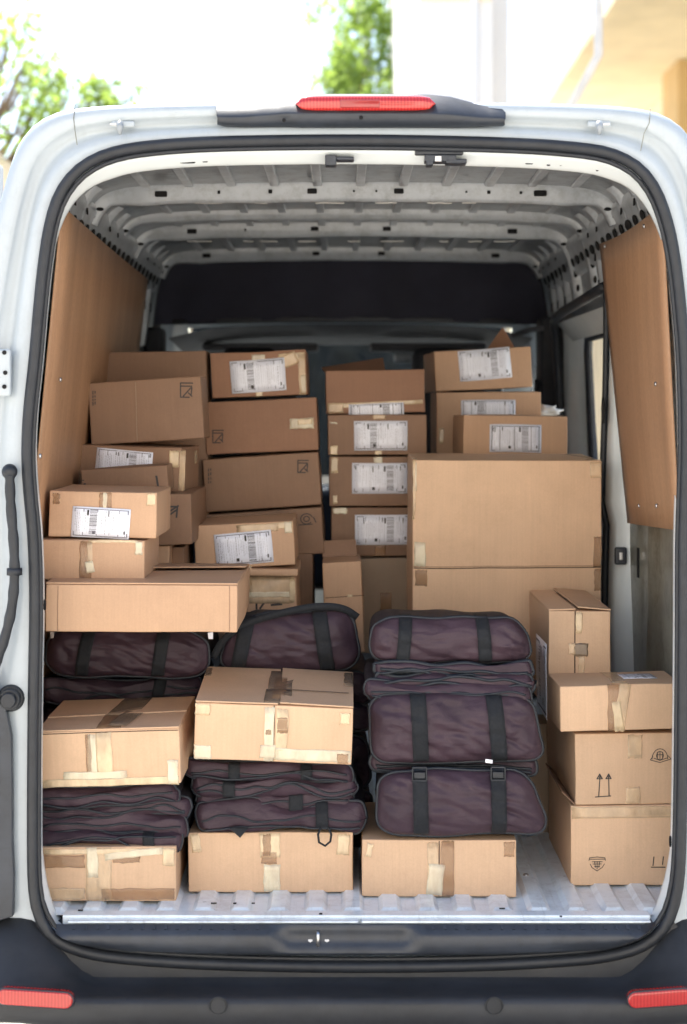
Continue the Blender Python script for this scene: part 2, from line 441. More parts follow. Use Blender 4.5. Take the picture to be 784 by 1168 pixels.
b.tape(503, 959, 518, 1022, 'tape_brown').tape(488, 961, 500, 1020, 'tape_clear').tape(488, 985, 506, 1021, 'tape_white', -6, off=.002).tape(575, 960, 587, 977, 'tape_brown').tape(418, 962, 425, 978, 'tape_pale', -10)
# --- two tilted boxes lying on the folded bags
b = Box(43, 206, 833, 896, .10, .33, 2.2, 'tilted box at left resting on black folded bags, its front heavily taped', 'kraft_pale', pitch=3, yaw=-2)
b.topflaps('h', .42, .004, (0.001, .004), skew=.012)
b.tape(100, 838, 110, 889, 'tape_white').tape(110, 836, 128, 888, 'tape_pale').tape(72, 880, 145, 889, 'tape_white', off=.0022).tape(46, 888, 205, 897, 'tape_pale').tape(192, 866, 204, 893, 'tape_white', off=.0022).tape(98, 838, 104, 880, 'tape_brown')
b.ttape(-.08, .0, .09, .42, 'tape_brown').ttape(-.05, .38, .16, .98, 'tape_grey', off=.0062, rot=-4).ttape(.02, .05, .16, .5, 'tape_grey', off=.0066, rot=-8)
b.seam(46, 838, 204, 832, .002)
b = Box(222, 402, 804, 870, .12, .35, -2.2, 'large tilted box in the middle on folded bags, bright front with pale tape strips', 'kraft_pale', pitch=5)
b.topflaps('v', .02, .005, (.001, .004), skew=.004)
b.seam(.02, .33, .47, .33, .004, face='top', off=.0078)
b.seam(313, 804, 311, 870, .0026)
b.tape(301, 806, 312, 869, 'tape_white').tape(314, 808, 328, 868, 'tape_pale').tape(316, 818, 328, 836, 'tape_brown', off=.0022).tape(314, 855, 400, 869, 'tape_white').tape(223, 802, 240, 815, 'tape_pale').tape(221, 850, 241, 866, 'tape_white').tape(385, 860, 397, 872, 'tape_brown', off=.0024).tape(388, 812, 399, 826, 'tape_pale').tape(303, 832, 309, 838, 'tape_brown', off=.0022).tape(296, 850, 314, 866, 'tape_white', off=.002)
b.ttape(-.06, .3, .10, .92, 'tape_grey').ttape(-.07, .0, .1, .34, 'tape_grey', off=.0062).ttape(-.02, .1, .06, .7, 'tape_brown', off=.0066).ttape(.44, .55, .5, .95, 'tape_grey', off=.0062).ttape(-.5, .7, -.46, .95, 'tape_grey', off=.0062)
# --- long low box over the left bags
b = Box(52, 271, 667, 721, .10, .52, -.3, 'long low unprinted box lying across the left bags with its top flaps ajar', 'kraft', yaw=0)
b.topflaps('h', .55, .006, (.002, .012), skew=.03)
b.seam(66, 668, 66, 721, .0012, mat='kraft_dark').seam(262, 668, 262, 721, .001, mat='kraft_dark')
# --- left heap
b = Box(44, 165, 616, 662, .20, .32, -1, 'box with a vertical brown tape strip at the left edge, above the long low box', 'kraft')
b.tape(91, 617, 104, 661, 'tape_brown').tape(100, 618, 106, 642, 'tape_clear', 3, off=.0018).tape(98, 640, 107, 653, 'tape_white', 10, off=.0022).tape(155, 618, 163, 633, 'tape_white').tape(101, 616, 158, 619, 'tape_pale')
b = Box(56, 179, 561, 613, .22, .34, -1.2, 'labelled box at the left edge, sitting on the box with brown tape', 'kraft')
b.tape(113, 562, 127, 580, 'tape_brown').tape(117, 562, 122, 582, 'tape_white', off=.002).tape(168, 563, 178, 577, 'tape_pale').tape(60, 563, 68, 575, 'tape_brown')
b.label(82, 579, 149, 614, -2)
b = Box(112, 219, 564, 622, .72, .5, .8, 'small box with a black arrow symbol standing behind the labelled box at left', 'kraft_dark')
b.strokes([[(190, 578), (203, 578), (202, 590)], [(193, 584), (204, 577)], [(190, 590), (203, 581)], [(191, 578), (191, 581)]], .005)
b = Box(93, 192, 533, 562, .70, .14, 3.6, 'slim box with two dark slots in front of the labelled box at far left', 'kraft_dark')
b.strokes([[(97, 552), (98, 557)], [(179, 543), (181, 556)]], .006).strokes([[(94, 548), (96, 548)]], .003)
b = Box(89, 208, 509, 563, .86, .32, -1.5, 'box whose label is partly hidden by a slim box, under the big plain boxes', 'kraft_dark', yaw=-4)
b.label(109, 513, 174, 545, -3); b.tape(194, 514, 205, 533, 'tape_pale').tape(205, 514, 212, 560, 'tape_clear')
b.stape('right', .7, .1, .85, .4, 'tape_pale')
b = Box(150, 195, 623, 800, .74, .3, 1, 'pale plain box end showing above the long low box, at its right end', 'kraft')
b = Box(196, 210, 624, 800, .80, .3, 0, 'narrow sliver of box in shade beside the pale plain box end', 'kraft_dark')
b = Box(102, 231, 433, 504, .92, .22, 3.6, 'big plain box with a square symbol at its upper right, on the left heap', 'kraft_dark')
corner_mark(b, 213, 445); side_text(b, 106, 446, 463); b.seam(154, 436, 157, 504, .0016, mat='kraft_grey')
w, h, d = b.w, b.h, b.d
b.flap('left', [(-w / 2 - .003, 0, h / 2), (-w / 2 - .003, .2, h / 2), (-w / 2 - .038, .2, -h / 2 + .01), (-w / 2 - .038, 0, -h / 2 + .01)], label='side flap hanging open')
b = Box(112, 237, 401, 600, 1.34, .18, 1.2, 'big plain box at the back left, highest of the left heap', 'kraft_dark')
side_text(b, 117, 413, 430)
# --- second column
b = Box(241, 350, 401, 452, 1.36, .35, 2.4, 'topmost box of the second column, its label and crinkled tape at upper right', 'kraft_red')
b.label(263, 410, 326, 447, 2).tape(318, 403, 348, 412, 'tape_pale').tape(341, 404, 349, 450, 'tape_clear').tape(287, 404, 303, 412, 'tape_white').tape(312, 405, 340, 420, 'tape_clear', 20, off=.0018).tape(344, 428, 349, 448, 'tape_white', off=.002).tape(292, 446, 300, 452, 'tape_pale')
b = Box(234, 362, 456, 516, 1.33, .36, 2.7, 'plain box second from top in its column, pale tape scrap at its right', 'kraft_red')
corner_mark(b, 249, 498, .9); b.tape(331, 477, 358, 489, 'tape_white').tape(340, 478, 356, 484, 'tape_pale', off=.002)
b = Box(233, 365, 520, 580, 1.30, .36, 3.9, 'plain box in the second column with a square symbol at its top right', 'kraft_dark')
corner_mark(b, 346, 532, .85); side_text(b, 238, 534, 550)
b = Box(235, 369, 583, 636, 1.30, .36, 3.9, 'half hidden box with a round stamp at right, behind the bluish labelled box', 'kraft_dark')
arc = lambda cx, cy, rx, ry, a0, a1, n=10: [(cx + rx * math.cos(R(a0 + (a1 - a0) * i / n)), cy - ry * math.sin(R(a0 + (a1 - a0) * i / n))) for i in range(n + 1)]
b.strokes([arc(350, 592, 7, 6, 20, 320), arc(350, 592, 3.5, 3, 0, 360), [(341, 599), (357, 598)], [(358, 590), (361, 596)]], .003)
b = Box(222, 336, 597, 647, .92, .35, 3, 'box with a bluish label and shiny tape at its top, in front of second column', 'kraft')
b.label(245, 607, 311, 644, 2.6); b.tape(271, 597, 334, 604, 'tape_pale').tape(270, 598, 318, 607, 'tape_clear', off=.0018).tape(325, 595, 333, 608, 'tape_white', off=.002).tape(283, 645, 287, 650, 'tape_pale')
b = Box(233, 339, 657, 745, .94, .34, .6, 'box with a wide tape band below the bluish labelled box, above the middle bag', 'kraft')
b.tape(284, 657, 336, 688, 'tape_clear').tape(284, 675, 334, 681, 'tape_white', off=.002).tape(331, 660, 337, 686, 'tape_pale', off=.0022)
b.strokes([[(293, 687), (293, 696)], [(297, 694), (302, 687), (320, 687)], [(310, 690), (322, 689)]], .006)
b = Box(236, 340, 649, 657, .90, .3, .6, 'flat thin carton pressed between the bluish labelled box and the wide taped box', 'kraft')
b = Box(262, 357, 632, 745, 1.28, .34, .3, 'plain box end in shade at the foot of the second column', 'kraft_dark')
# --- third column
b = Box(372, 485, 422, 471, 1.48, .34, .9, 'orange brown box with open flaps and half a label, atop the third column', 'kraft_red')
b.tape(375, 458, 483, 463, 'tape_pale', 2).label(398, 460, 461, 478, 1).tape(374, 459, 392, 471, 'tape_clear')
w, h, d = b.w, b.h, b.d
b.flap('top', [(-w * .5, .30, h / 2 - .01), (w * .13, .30, h / 2 - .01), (w * .11, .38, h / 2 + .05), (-w * .56, .38, h / 2 + .018)], label='rear flap standing up')
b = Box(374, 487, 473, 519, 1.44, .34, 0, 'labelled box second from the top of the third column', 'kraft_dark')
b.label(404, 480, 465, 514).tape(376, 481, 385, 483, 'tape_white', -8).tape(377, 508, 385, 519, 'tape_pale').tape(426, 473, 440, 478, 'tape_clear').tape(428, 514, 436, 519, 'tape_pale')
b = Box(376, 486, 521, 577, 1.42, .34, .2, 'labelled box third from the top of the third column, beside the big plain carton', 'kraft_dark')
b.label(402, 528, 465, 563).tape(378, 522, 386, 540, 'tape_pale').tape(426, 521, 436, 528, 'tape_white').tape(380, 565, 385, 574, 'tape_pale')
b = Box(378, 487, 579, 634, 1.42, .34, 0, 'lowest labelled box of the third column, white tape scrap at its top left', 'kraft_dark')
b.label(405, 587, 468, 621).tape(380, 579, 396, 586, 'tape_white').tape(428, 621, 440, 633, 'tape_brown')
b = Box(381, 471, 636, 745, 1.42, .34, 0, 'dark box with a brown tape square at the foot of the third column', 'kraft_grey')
b.tape(434, 676, 447, 700, 'tape_brown').seam(412, 637, 471, 635, .003)
b = Box(370, 414, 641, 745, 1.12, .25, 2.6, 'small pale box with an open top flap in front of the third column', 'kraft')
w, h, d = b.w, b.h, b.d
b.flap('top', [(-w * .5, .18, h / 2 - .002), (w * .42, .18, h / 2 - .002), (w * .40, .20, h / 2 + .052), (-w * .52, .20, h / 2 + .052)], mat='kraft_dark', label='open flap standing up')
b.seam(371, 682, 415, 679, .002).tape(396, 678, 402, 681, 'tape_pale')
# --- big carton and the column behind it
b = Box(471, 686, 525, 790, .97, .42, -.2, 'biggest carton, plain and upright, filling the middle right above the maroon bags', 'kraft_pale', pitch=1.2, bulge=.006)
b.seam(472, 648, 686, 647, .0028).seam(472, 646.2, 686, 645.2, .0018, mat='kraft_dark').tape(473, 618, 486, 646, 'tape_white').tape(474, 650, 487, 668, 'tape_brown').tape(677, 612, 686, 647, 'tape_brown').tape(678, 649, 686, 674, 'tape_brown').tape(471, 527, 475, 560, 'tape_white').tape(673, 527, 686, 545, 'tape_clear').tape(471, 525, 474, 592, 'tape_clear', off=.002)
b.ttape(-.5, .0, -.48, .2, 'tape_white', off=.002).ttape(.42, 0, .5, .12, 'tape_clear', off=.002).seam(.4, .9, .49, .1, .005, face='top', off=.0015)
b = Box(496, 607, 398, 444, 1.72, .36, 3, 'topmost box at right, large label and a brown flap sticking up behind', 'kraft', yaw=3)
b.label(523, 398, 583, 433, 2)
w, h, d = b.w, b.h, b.d
b.flap('top', [(w * .14, .26, h / 2 - .002), (w * .46, .24, h / 2 - .002), (w * .36, .30, h / 2 + .085)], mat='kraft_red', label='reddish flap standing up to a point')
b = Box(498, 618, 447, 600, 1.72, .36, .4, 'box under the topmost right box, its label just above the next one', 'kraft')
b.label(526, 456, 588, 478).tape(501, 488, 506, 506, 'tape_pale')
b = Box(528, 648, 474, 600, 1.43, .26, -.7, 'box with a label standing directly behind the biggest carton', 'kraft', yaw=4)
b.label(558, 484, 618, 516)
# --- right corner boxes
b = Box(626, 697, 697, 816, .47, .46, 0, 'upright narrow box with two parted top flaps and a small dark tape square', 'kraft_pale')
b.topflaps('v', -.07, .006, (.002, .008), skew=.004)
b.seam(656, 697, 656, 816, .003).tape(657, 698, 664, 722, 'tape_pale').tape(655, 733, 671, 748, 'tape_grey').tape(660, 748, 667, 770, 'tape_clear').tape(649, 733, 656, 746, 'tape_clear', off=.002)
b.label(.02, -.16, .24, .05, face='left', px=False)
b = Box(639, 778, 781, 833, .27, .2, 1.2, 'wide box with a blue envelope taped on top, leaning on the upright narrow box', 'kraft_pale', yaw=1.5)
b.tape(693, 780, 708, 834, 'tape_brown').tape(703, 780, 716, 834, 'tape_clear', -9).tape(700, 800, 710, 834, 'tape_pale', 8, off=.002)
b.ttape(-.06, .05, .06, .95, 'tape_clear', off=.0015).label(.06 * .3, .06, .11, .13, face='top', px=False, rot=3)
b = Box(656, 780, 836, 918, .288, .46, .2, 'box with two upward arrows printed low and a helmet stamp, at the right side', 'kraft_pale', yaw=2)
b.strokes([[(683, 908), (684, 884)], [(695, 908), (694, 884)], [(679, 909), (697, 908)]], .0026)
b.strokes([[(680.5, 888), (683.6, 882.5), (686.8, 888), (680.5, 888)], [(682, 886), (685, 886)], [(690.8, 888), (694, 882.5), (697, 888), (690.8, 888)], [(692, 886), (696, 886)]], .0026)
b.strokes([arc(753, 866, 9, 12, 0, 180), [(745, 863), (742, 867), (753, 870), (766, 866), (762, 862)], [(746, 865), (753, 867.5), (762, 864.5)], arc(753, 862, 4, 5, 0, 360), [(750, 858), (750, 865)], [(753, 857), (753, 866)], [(756, 858), (756, 865)], [(750, 861), (756, 861)]], .0018)
b.tape(716, 838, 733, 865, 'tape_clear').tape(714, 898, 731, 917, 'tape_clear')
b = Box(651, 780, 919, 1010, .285, .46, 0, 'lowest right box standing on the floor with a shield stamp near its base', 'kraft_pale')
sh = [[(671.5, 981), (672, 978), (681, 977), (690, 978), (690.5, 981)], [(671.8, 979.5), (690, 979.5)], [(673, 985), (675, 989), (681, 993), (687, 989), (689.5, 985)], [(675, 982.5), (687, 982.5)], [(676, 985), (686, 985)], [(678, 988), (684, 988)], [(678, 982), (679, 989)], [(681, 982), (681, 991)], [(684, 982), (683, 989)]]
b.strokes(sh, .0018).strokes([[(745, 987), (746, 977)], [(756, 986), (757, 977)], [(743, 989), (759, 989)]], .0026).strokes([[(739, 926), (744, 928), (775, 928)]], .0022)
b.tape(652, 920, 780, 933, 'tape_clear')
w, h, d = b.w, b.h, b.d
b.flap('left', [(-w / 2 + .012, -.002, h / 2), (-w / 2 + .012, d * .8, h / 2), (-w / 2 - .022, d * .8, h / 2 + .03), (-w / 2 - .022, .02, h / 2 + .03)], mat='kraft_dark', label='loose side flap')
b = Box(600, 648, 826, 952, .80, .15, 0, 'dark box deep in the gap between the maroon bags and the right boxes', 'kraft_grey')
b.strokes([[(627, 905), (634, 905)], [(630, 911), (634, 915)]], .003)

# ------------------------------------------------------------------ delivery bags
BAGG = 'folded insulated delivery bags stacked in the van'
def bag(label, quad, Y, bulge, depth, seed, straps=(), sw=16, rad=13, wav=.006, buckles=False, pr=.0045, lip=False, fabric='bag_fabric'):
    """quad TL TR BR BL: the front outline in the photo at depth Y"""
    rnd = random.Random(seed)
    Q = [P(x, y, Y) for x, y in quad]
    ctr = sum(Q, Vector()) / 4
    base = Vector((ctr.x, ctr.y + depth / 2, min(q.z for q in Q)))
    root = empty('delivery_bag', base); tag(root, label, 'delivery bag', BAGG)
    Wp = (Q[1] - Q[0]).length; Hp = ((Q[3] - Q[0]).length + (Q[2] - Q[1]).length) / 2
    rr = min(rad * S(Y), Hp * .49)
    path = []
    n = 7
    for (cx, cy, a0) in ((Wp - rr, Hp - rr, 0), (rr, Hp - rr, 90), (rr, rr, 180), (Wp - rr, rr, 270)):
        for i in range(n + 1):
            a = R(a0 + 90 * i / n); path.append((cx + rr * math.cos(a), cy + rr * math.sin(a)))
    dense = []
    for i in range(len(path)):
        a, c = Vector(path[i]), Vector(path[(i + 1) % len(path)])
        k = max(1, int((c - a).length / .011))
        for j in range(k): dense.append(a.lerp(c, j / k))
    uv = [(2 * p.x / Wp - 1, 2 * p.y / Hp - 1) for p in dense]
    inner = max(0, 1 - Hp / Wp)
    sd = Vector((seed * 3.7, seed * 1.3, seed * 2.1))
    def place(u, v, y):
        a = Q[3].lerp(Q[2], (u + 1) / 2); c = Q[0].lerp(Q[1], (u + 1) / 2)
        p = a.lerp(c, (v + 1) / 2); p = Vector((p.x, Y + y, p.z))
        p.z += wav * noise.noise(Vector((p.x * 9, y * 3, v * 1.4)) + sd) * 2
        p.x += wav * .5 * noise.noise(Vector((p.z * 12, 3, u)) + sd)
        return p - base
    def front(r, u, v):
        f = bulge * (1 - r ** 2.6) ** .6 if r < 1 else 0
        wr = noise.fractal(Vector((u * Wp * 9, v * Hp * 14, 0)) + sd, 1, 2, 4)
        cr = abs(noise.noise(Vector((u * Wp * 7 + v * Hp * 9, v * Hp * 6, 5)) + sd))
        tuck = min(1, (1 - r) * 5)
        c2 = abs(noise.noise(Vector((u * Wp * 16 - v * Hp * 12, v * Hp * 10, 9)) + sd))
        return -(f + (wr * .0075 - (1 - min(1, cr * 3.2)) * .008) * tuck * min(1, Hp / .12))
    bm = bmesh.new(); rows = []
    NR = 22
    for j in range(NR + 1):
        r = j / NR; row = []
        for (u, v) in uv:
            iu = max(-inner, min(inner, u)); 
            uu = iu + (u - iu) * r; vv = v * r
            row.append(place(uu, vv, front(r, uu, vv)))
        rows.append(row)
    rim = rows[-1]
    for k, yy in enumerate((.012, depth * .3, depth * .7, depth)):
        q = .99 if k in (1, 2) else .965
        tk = .55 * yy if Hp > .09 else 0
        rows.append([place(u * q, (v + 1) * q * (1 - tk) - 1, yy) for (u, v) in uv])
    V = loft(bm, rows, closed=True)
    bm.faces.new(V[-1])
    for f in bm.faces: f.material_index = 0
    bm.normal_update()
    for v in V[NR + 1]: 
        for f in v.link_faces: f.material_index = 1
    for rr_ in V[NR + 2:]:
        for v in rr_:
            for f in v.link_faces: f.material_index = 1
    bvh = BVHTree.FromBMesh(bm)
    body = obj('bag_body', bm, [fabric, 'bag_side'], root)
    bm = bmesh.new(); tube(bm, [p + Vector((0, -.002, 0)) for p in rim], pr, 6, closed=True); obj('piping', bm, 'piping_slate', root)
    if Hp < .075:      # the doubled edge of a folded layer
        for vv, off_ in ((.1, 0), (-.55, 1.3)):
            bm = bmesh.new(); pts = []
            for i in range(40):
                u = -.93 + 1.86 * i / 39; q = vv + .45 * noise.noise(Vector((u * 2.2 + off_, seed, vv)))
                q = max(-.9, min(.9, q)); pts.append(place(u, q, front(.25, u, q) - .002))
            tube(bm, pts, pr * .6, 6); obj('fold_edge', bm, 'piping_slate', root)
    for si, (px0, px1) in enumerate(straps):
        rowsS = []
        hw = sw * S(Y) / 2; M = 26
        top = max(p.z for p in rim); bot = min(p.z for p in rim)
        xa = P(px0, 0, Y).x - base.x; xb = P(px1, 0, Y).x - base.x
        for j in range(M + 1):
            t = j / M; z = top + .006 - t * (top - bot - .004); x = xa + (xb - xa) * t; row = []
            for e in (-1, -.5, 0, .5, 1):
                h = bvh.ray_cast(Vector((x + e * hw, -3 - base.y, z)), Vector((0, 1, 0)))
                y = h[0].y if h[0] is not None else None
                row.append([x + e * hw, y, z])
            ys = [q[1] for q in row if q[1] is not None]
            yd = min(ys) if ys else None
            for q in row: q[1] = (yd if q[1] is None else q[1] * .35 + yd * .65) if yd is not None else None
            rowsS.append(row)
        good = [r_ for r_ in rowsS if r_[0][1] is not None]
        if len(good) < 3: continue
        # strap continues back over the top
        f0 = good[0]; extra = [[q[0], q[1] + .06, q[2] + .004] for q in f0]
        rowsS = [extra] + good
        # smooth y
        bm = bmesh.new(); loft(bm, [[(q[0], q[1] - .004, q[2]) for q in r_] for r_ in rowsS])
        st = obj('strap', bm, 'webbing', root, recalc=False)
        md = st.modifiers.new('s', 'SOLIDIFY'); md.thickness = .0028; md.offset = 0
        if buckles:
            bm = bmesh.new()
            zc = top - .006; hw_ = hw; hw = hw * .82; yc = good[1][2][1] - .012
            cx = xa
            for (a, c) in (((-hw * 1.25, -.020), (hw * 1.25, -.015)), ((-hw * 1.25, .013), (hw * 1.25, .018)), ((-hw * 1.25, -.02), (-hw * 1.0, .018)), ((hw * 1.0, -.02), (hw * 1.25, .018)), ((-hw * .9, -.012), (hw * .9, .004))):
                box(bm, (cx + a[0], yc - .004, zc + a[1]), (cx + c[0], yc + .005, zc + c[1]))
            obj('buckle', bm, 'black_rubber', st, smooth=False, bevel=.0015)
    return root
# right stack, bottom to top
bag('lowest bag of the right stack with two buckled straps', [(433, 876), (602, 878), (630, 950), (428, 953)], .20, .05, .40, 11, ((478, 480), (567, 568)), 17, 24, buckles=True)
bag('thin dark folded bag pressed under the second strapped bag of the right stack', [(421, 862), (612, 866), (612, 884), (424, 880)], .26, .02, .36, 12, (), pr=.006)
bag('second strapped bag from below in the right stack, plump maroon face', [(421, 790), (606, 795), (623, 868), (425, 870)], .22, .045, .40, 13, ((476, 480), (562, 569)), 18, 18, buckles=False)
bag('short lip of a maroon bag showing above the plump second strapped bag', [(414, 776), (604, 782), (607, 806), (418, 800)], .24, .028, .38, 14, (), 16, 9)
bag('upper folded bag layer with a twisted black edge in the right stack', [(424, 768), (606, 768), (612, 786), (430, 782)], .26, .03, .38, 15, (), wav=.012, pr=.0065)
bag('thin folded layer right under the top bag of the right stack', [(426, 756), (606, 758), (610, 772), (428, 770)], .27, .02, .38, 16, (), wav=.01, pr=.0065)
bag('top bag of the right stack with two straps, below the biggest carton', [(428, 704), (596, 706), (610, 756), (419, 753)], .30, .045, .40, 17, ((463, 459), (549, 553)), 15, 20)
# middle, lower pile
bag('lowest folded bag of the middle pile with a loop hanging over the box', [(220, 920), (417, 915), (416, 948), (228, 950)], .24, .03, .38, 21, ((367, 368),), 14, 14, wav=.014)
bag('folded bag with a short strap end, second from below in the middle pile', [(222, 903), (402, 900), (404, 924), (224, 926)], .26, .03, .38, 22, ((338, 338),), 16, 11, wav=.012)
bag('crumpled folded bag third from below in the middle pile', [(218, 884), (406, 886), (410, 906), (220, 908)], .25, .03, .38, 23, ((262, 262),), 14, 9, wav=.014)
bag('folded bag right under the large tilted middle box', [(212, 866), (402, 872), (404, 890), (214, 888)], .24, .03, .38, 24, ((268, 268), (350, 350)), 13, 8, wav=.008)
# left lower pile
bag('lowest folded bag of the left pile, with a small buckle on it', [(40, 947), (208, 944), (209, 966), (40, 966)], .17, .03, .36, 31, ((170, 172),), 13, 10, wav=.012)
bag('folded bag second from below in the left pile', [(40, 931), (213, 925), (212, 948), (40, 950)], .19, .03, .36, 32, (), wav=.014)
bag('bent folded bag third from below in the left pile, bulging at its right end', [(40, 914), (218, 906), (219, 932), (40, 934)], .20, .035, .36, 33, (), wav=.012)
bag('smooth folded bag directly under the tilted left box', [(40, 898), (200, 893), (208, 914), (40, 922)], .17, .03, .36, 34, (), wav=.006)
# rear row: left and middle
bag('plump bag with two straps under the long low box at left', [(56, 717), (236, 719), (240, 774), (50, 770)], .46, .04, .44, 41, ((104, 94), (189, 181)), 15, 22)
bag('dark folded bag under the plump left bag, behind the tilted left box', [(46, 772), (232, 776), (236, 800), (48, 800)], .55, .03, .42, 42, ((186, 180),), 14, 10, wav=.014)
bag('middle bag with a long strap curving over its top, below the labelled boxes', [(268, 704), (402, 692), (414, 764), (244, 766)], .50, .05, .42, 43, ((286, 272), (364, 374)), 17, 24)
for k, (x0, x1, y0, y1, lab) in enumerate((
        (240, 422, 766, 800, 'dark bag edge just under the middle bag with the long strap'),
        (236, 423, 800, 838, 'upper dark bag edge in the gap right of the large tilted box'),
        (234, 421, 838, 900, 'lower dark bag edge in the gap right of the large tilted box'),
        (50, 224, 800, 846, 'upper dark bag edge between the two tilted boxes'),
        (50, 226, 846, 900, 'lower dark bag edge between the two tilted boxes'))):
    bag(lab, [(x0, y0), (x1, y0 + 1), (x1 + 2, y1), (x0 - 2, y1)], .62, .03, .36, 51 + k, (), wav=.01)
bag('thick dark bag at the bottom of the rear pile behind the middle floor box', [(232, 900), (424, 900), (424, 965), (228, 965)], .64, .03, .34, 58)
bag('thick dark bag at the bottom of the rear pile behind the left floor box', [(50, 900), (228, 900), (228, 972), (48, 972)], .62, .03, .34, 59)
# long strap over the middle bag and its loop hanging in front of the floor box
def ribbon(name, pts, w, parent, mat='webbing'):
    pts = chaikin([Vector(p) for p in pts], False, 2); bm = bmesh.new(); rows = []
    for i, p in enumerate(pts):
        a = pts[max(0, i - 1)]; c = pts[min(len(pts) - 1, i + 1)]; t = (c - a).normalized()
        n = t.cross(Vector((0, 1, 0))).normalized() * w / 2
        rows.append([p + n, p - n])
    loft(bm, rows); o = obj(name, bm, mat, parent, recalc=False); md = o.modifiers.new('s', 'SOLIDIFY'); md.thickness = .003; md.offset = 0
    return o
mid = [o for o in bpy.data.objects if o.get('label', '').startswith('middle bag with a long')][0]
ribbon('carry_strap', [P(243, 750, .47) - mid.location, P(256, 727, .465) - mid.location, P(282, 710, .465) - mid.location, P(325, 698, .465) - mid.location, P(362, 691, .47) - mid.location, P(392, 693, .48) - mid.location, P(408, 704, .50) - mid.location], .020, mid)
low = [o for o in bpy.data.objects if o.get('label', '').startswith('lowest folded bag of the middle')][0]
bm = bmesh.new(); tube(bm, [P(x, y, .19) - low.location for x, y in ((366, 944), (363, 952), (364, 961), (371, 965), (377, 960), (378, 952), (375, 944))], .003, 6); obj('hanging_loop', bm, 'webbing', low)
bm = bmesh.new(); prism(bm, [P(x, y, .2) - low.location for x, y in ((262, 945), (283, 945), (274, 956))], (0, .006, 0)); obj('corner_tab', bm, 'webbing', low, smooth=False)
pl = [o for o in bpy.data.objects if o.get('label', '').startswith('plump bag with two straps under')][0]
bm = bmesh.new()
prism(bm, [P(57, 721, .44) - pl.location, P(62, 721, .44) - pl.location, P(61, 728, .44) - pl.location, P(58, 728, .44) - pl.location], (0, .01, 0))
obj('zip_pull', bm, 'steel', pl, smooth=False)
sec = [o for o in bpy.data.objects if o.get('label', '').startswith('second strapped bag')][0]
bm = bmesh.new(); prism(bm, [P(554, 866, .155) - sec.location, P(562, 867, .155) - sec.location, P(562, 871, .155) - sec.location, P(554, 870, .155) - sec.location], (0, .002, 0)); obj('care_tag', bm, 'paper', sec, smooth=False, label='small white tag')
bm = bmesh.new(); prism(bm, [P(x, y, .44) - mid.location for x, y in ((237, 722), (243, 721), (243, 729), (238, 729))], (0, .01, 0)); obj('care_tag', bm, 'paper', mid, smooth=False)
# crumpled white packing paper behind the right boxes
bm = bmesh.new(); bmesh.ops.create_icosphere(bm, subdivisions=3, radius=1)
for v in bm.verts:
    n = noise.fractal(v.co * 2.2, 1, 2, 4); v.co = Vector((v.co.x * .05, v.co.y * .04, v.co.z * .022)) * (1 + n * .7)
o = obj('packing_paper', bm, 'foam_white'); o.location = P(622, 470, 1.78); tag(o, 'crumpled white paper behind the labelled box at the right of the heap', 'packing paper')

# ------------------------------------------------------------------ the van
van = empty('cargo_van', (0, 2.5, 0)); tag(van, 'white panel van with its rear doors open, loaded with boxes and bags', 'van')
class VB:     # van parts are built in world space and shifted to the van's origin
    pass
def vobj(name, bm, mat, parent=None, **k):
    p = parent or van
    o0 = Vector((0, 2.5, 0))
    for v in bm.verts: v.co = v.co - o0
    o = obj(name, bm, mat, None, **k); o.parent = p
    return o
VX = (407 - CX) * S(0) + CAMX
def vsplit(name, bm, mat, parent=None, **k):
    bm.verts.index_update(); seen = set(); bm.verts.ensure_lookup_table()
    for v in bm.verts:
        if v in seen: continue
        st = [v]; isl = []; seen.add(v)
        while st:
            q = st.pop(); isl.append(q)
            for e in q.link_edges:
                o_ = e.other_vert(q)
                if o_ not in seen: seen.add(o_); st.append(o_)
        nb = bmesh.new(); mp = {q: nb.verts.new(q.co) for q in isl}; S_ = set(isl)
        for f in bm.faces:
            if f.verts[0] in S_: nb.faces.new([mp[q] for q in f.verts])
        o = vobj(name, nb, mat, **k)
        if parent: o.parent = parent
    bm.free()
# outline of the rear of the body and of the weather seal, world x,z at the rear plane
half = [(.99, -1.46), (1.0, -1.236), (1.01, -.72), (1.0, -.29), (.97, .097), (.918, .355), (.875, .5375), (.840, .650), (.79, .712), (.70, .745), (.4, .754), (0, .757)]
outer = [(VX + x, CZ + z) for x, z in half] + [(VX - x, CZ + z) for x, z in half[::-1][1:]]
def smooth_open(pts): return [(p[0], p[1]) for p in chaikin([Vector((x, y, 0)) for x, y in pts], False, 2)]
outer = smooth_open(outer)
sealpx = [(417, 157), (250, 159), (180, 163), (128, 170), (91, 187), (66, 217), (54, 258), (47, 310), (43, 350), (38, 410), (31, 470), (29, 520), (32, 565), (37, 611), (39, 690), (37, 780), (36, 900), (36, 980), (37, 1018), (42, 1045), (57, 1072), (95, 1089), (150, 1096), (250, 1102), (400, 1105), (550, 1103), (640, 1098), (696, 1093), (740, 1080), (764, 1055), (774, 1022), (778, 980), (780, 850), (781, 705), (781, 613), (783, 560), (785, 497), (783, 410), (779, 360), (774, 310), (766, 260), (752, 217), (732, 189), (700, 172), (660, 166), (590, 161)]
seal = [(P(x, y, 0).x, P(x, y, 0).z) for x, y in sealpx]
seal = [(p.x, p.y) for p in chaikin([Vector((x, z, 0)) for x, z in seal], True, 2)]
C0 = Vector((VX, CZ - .35))
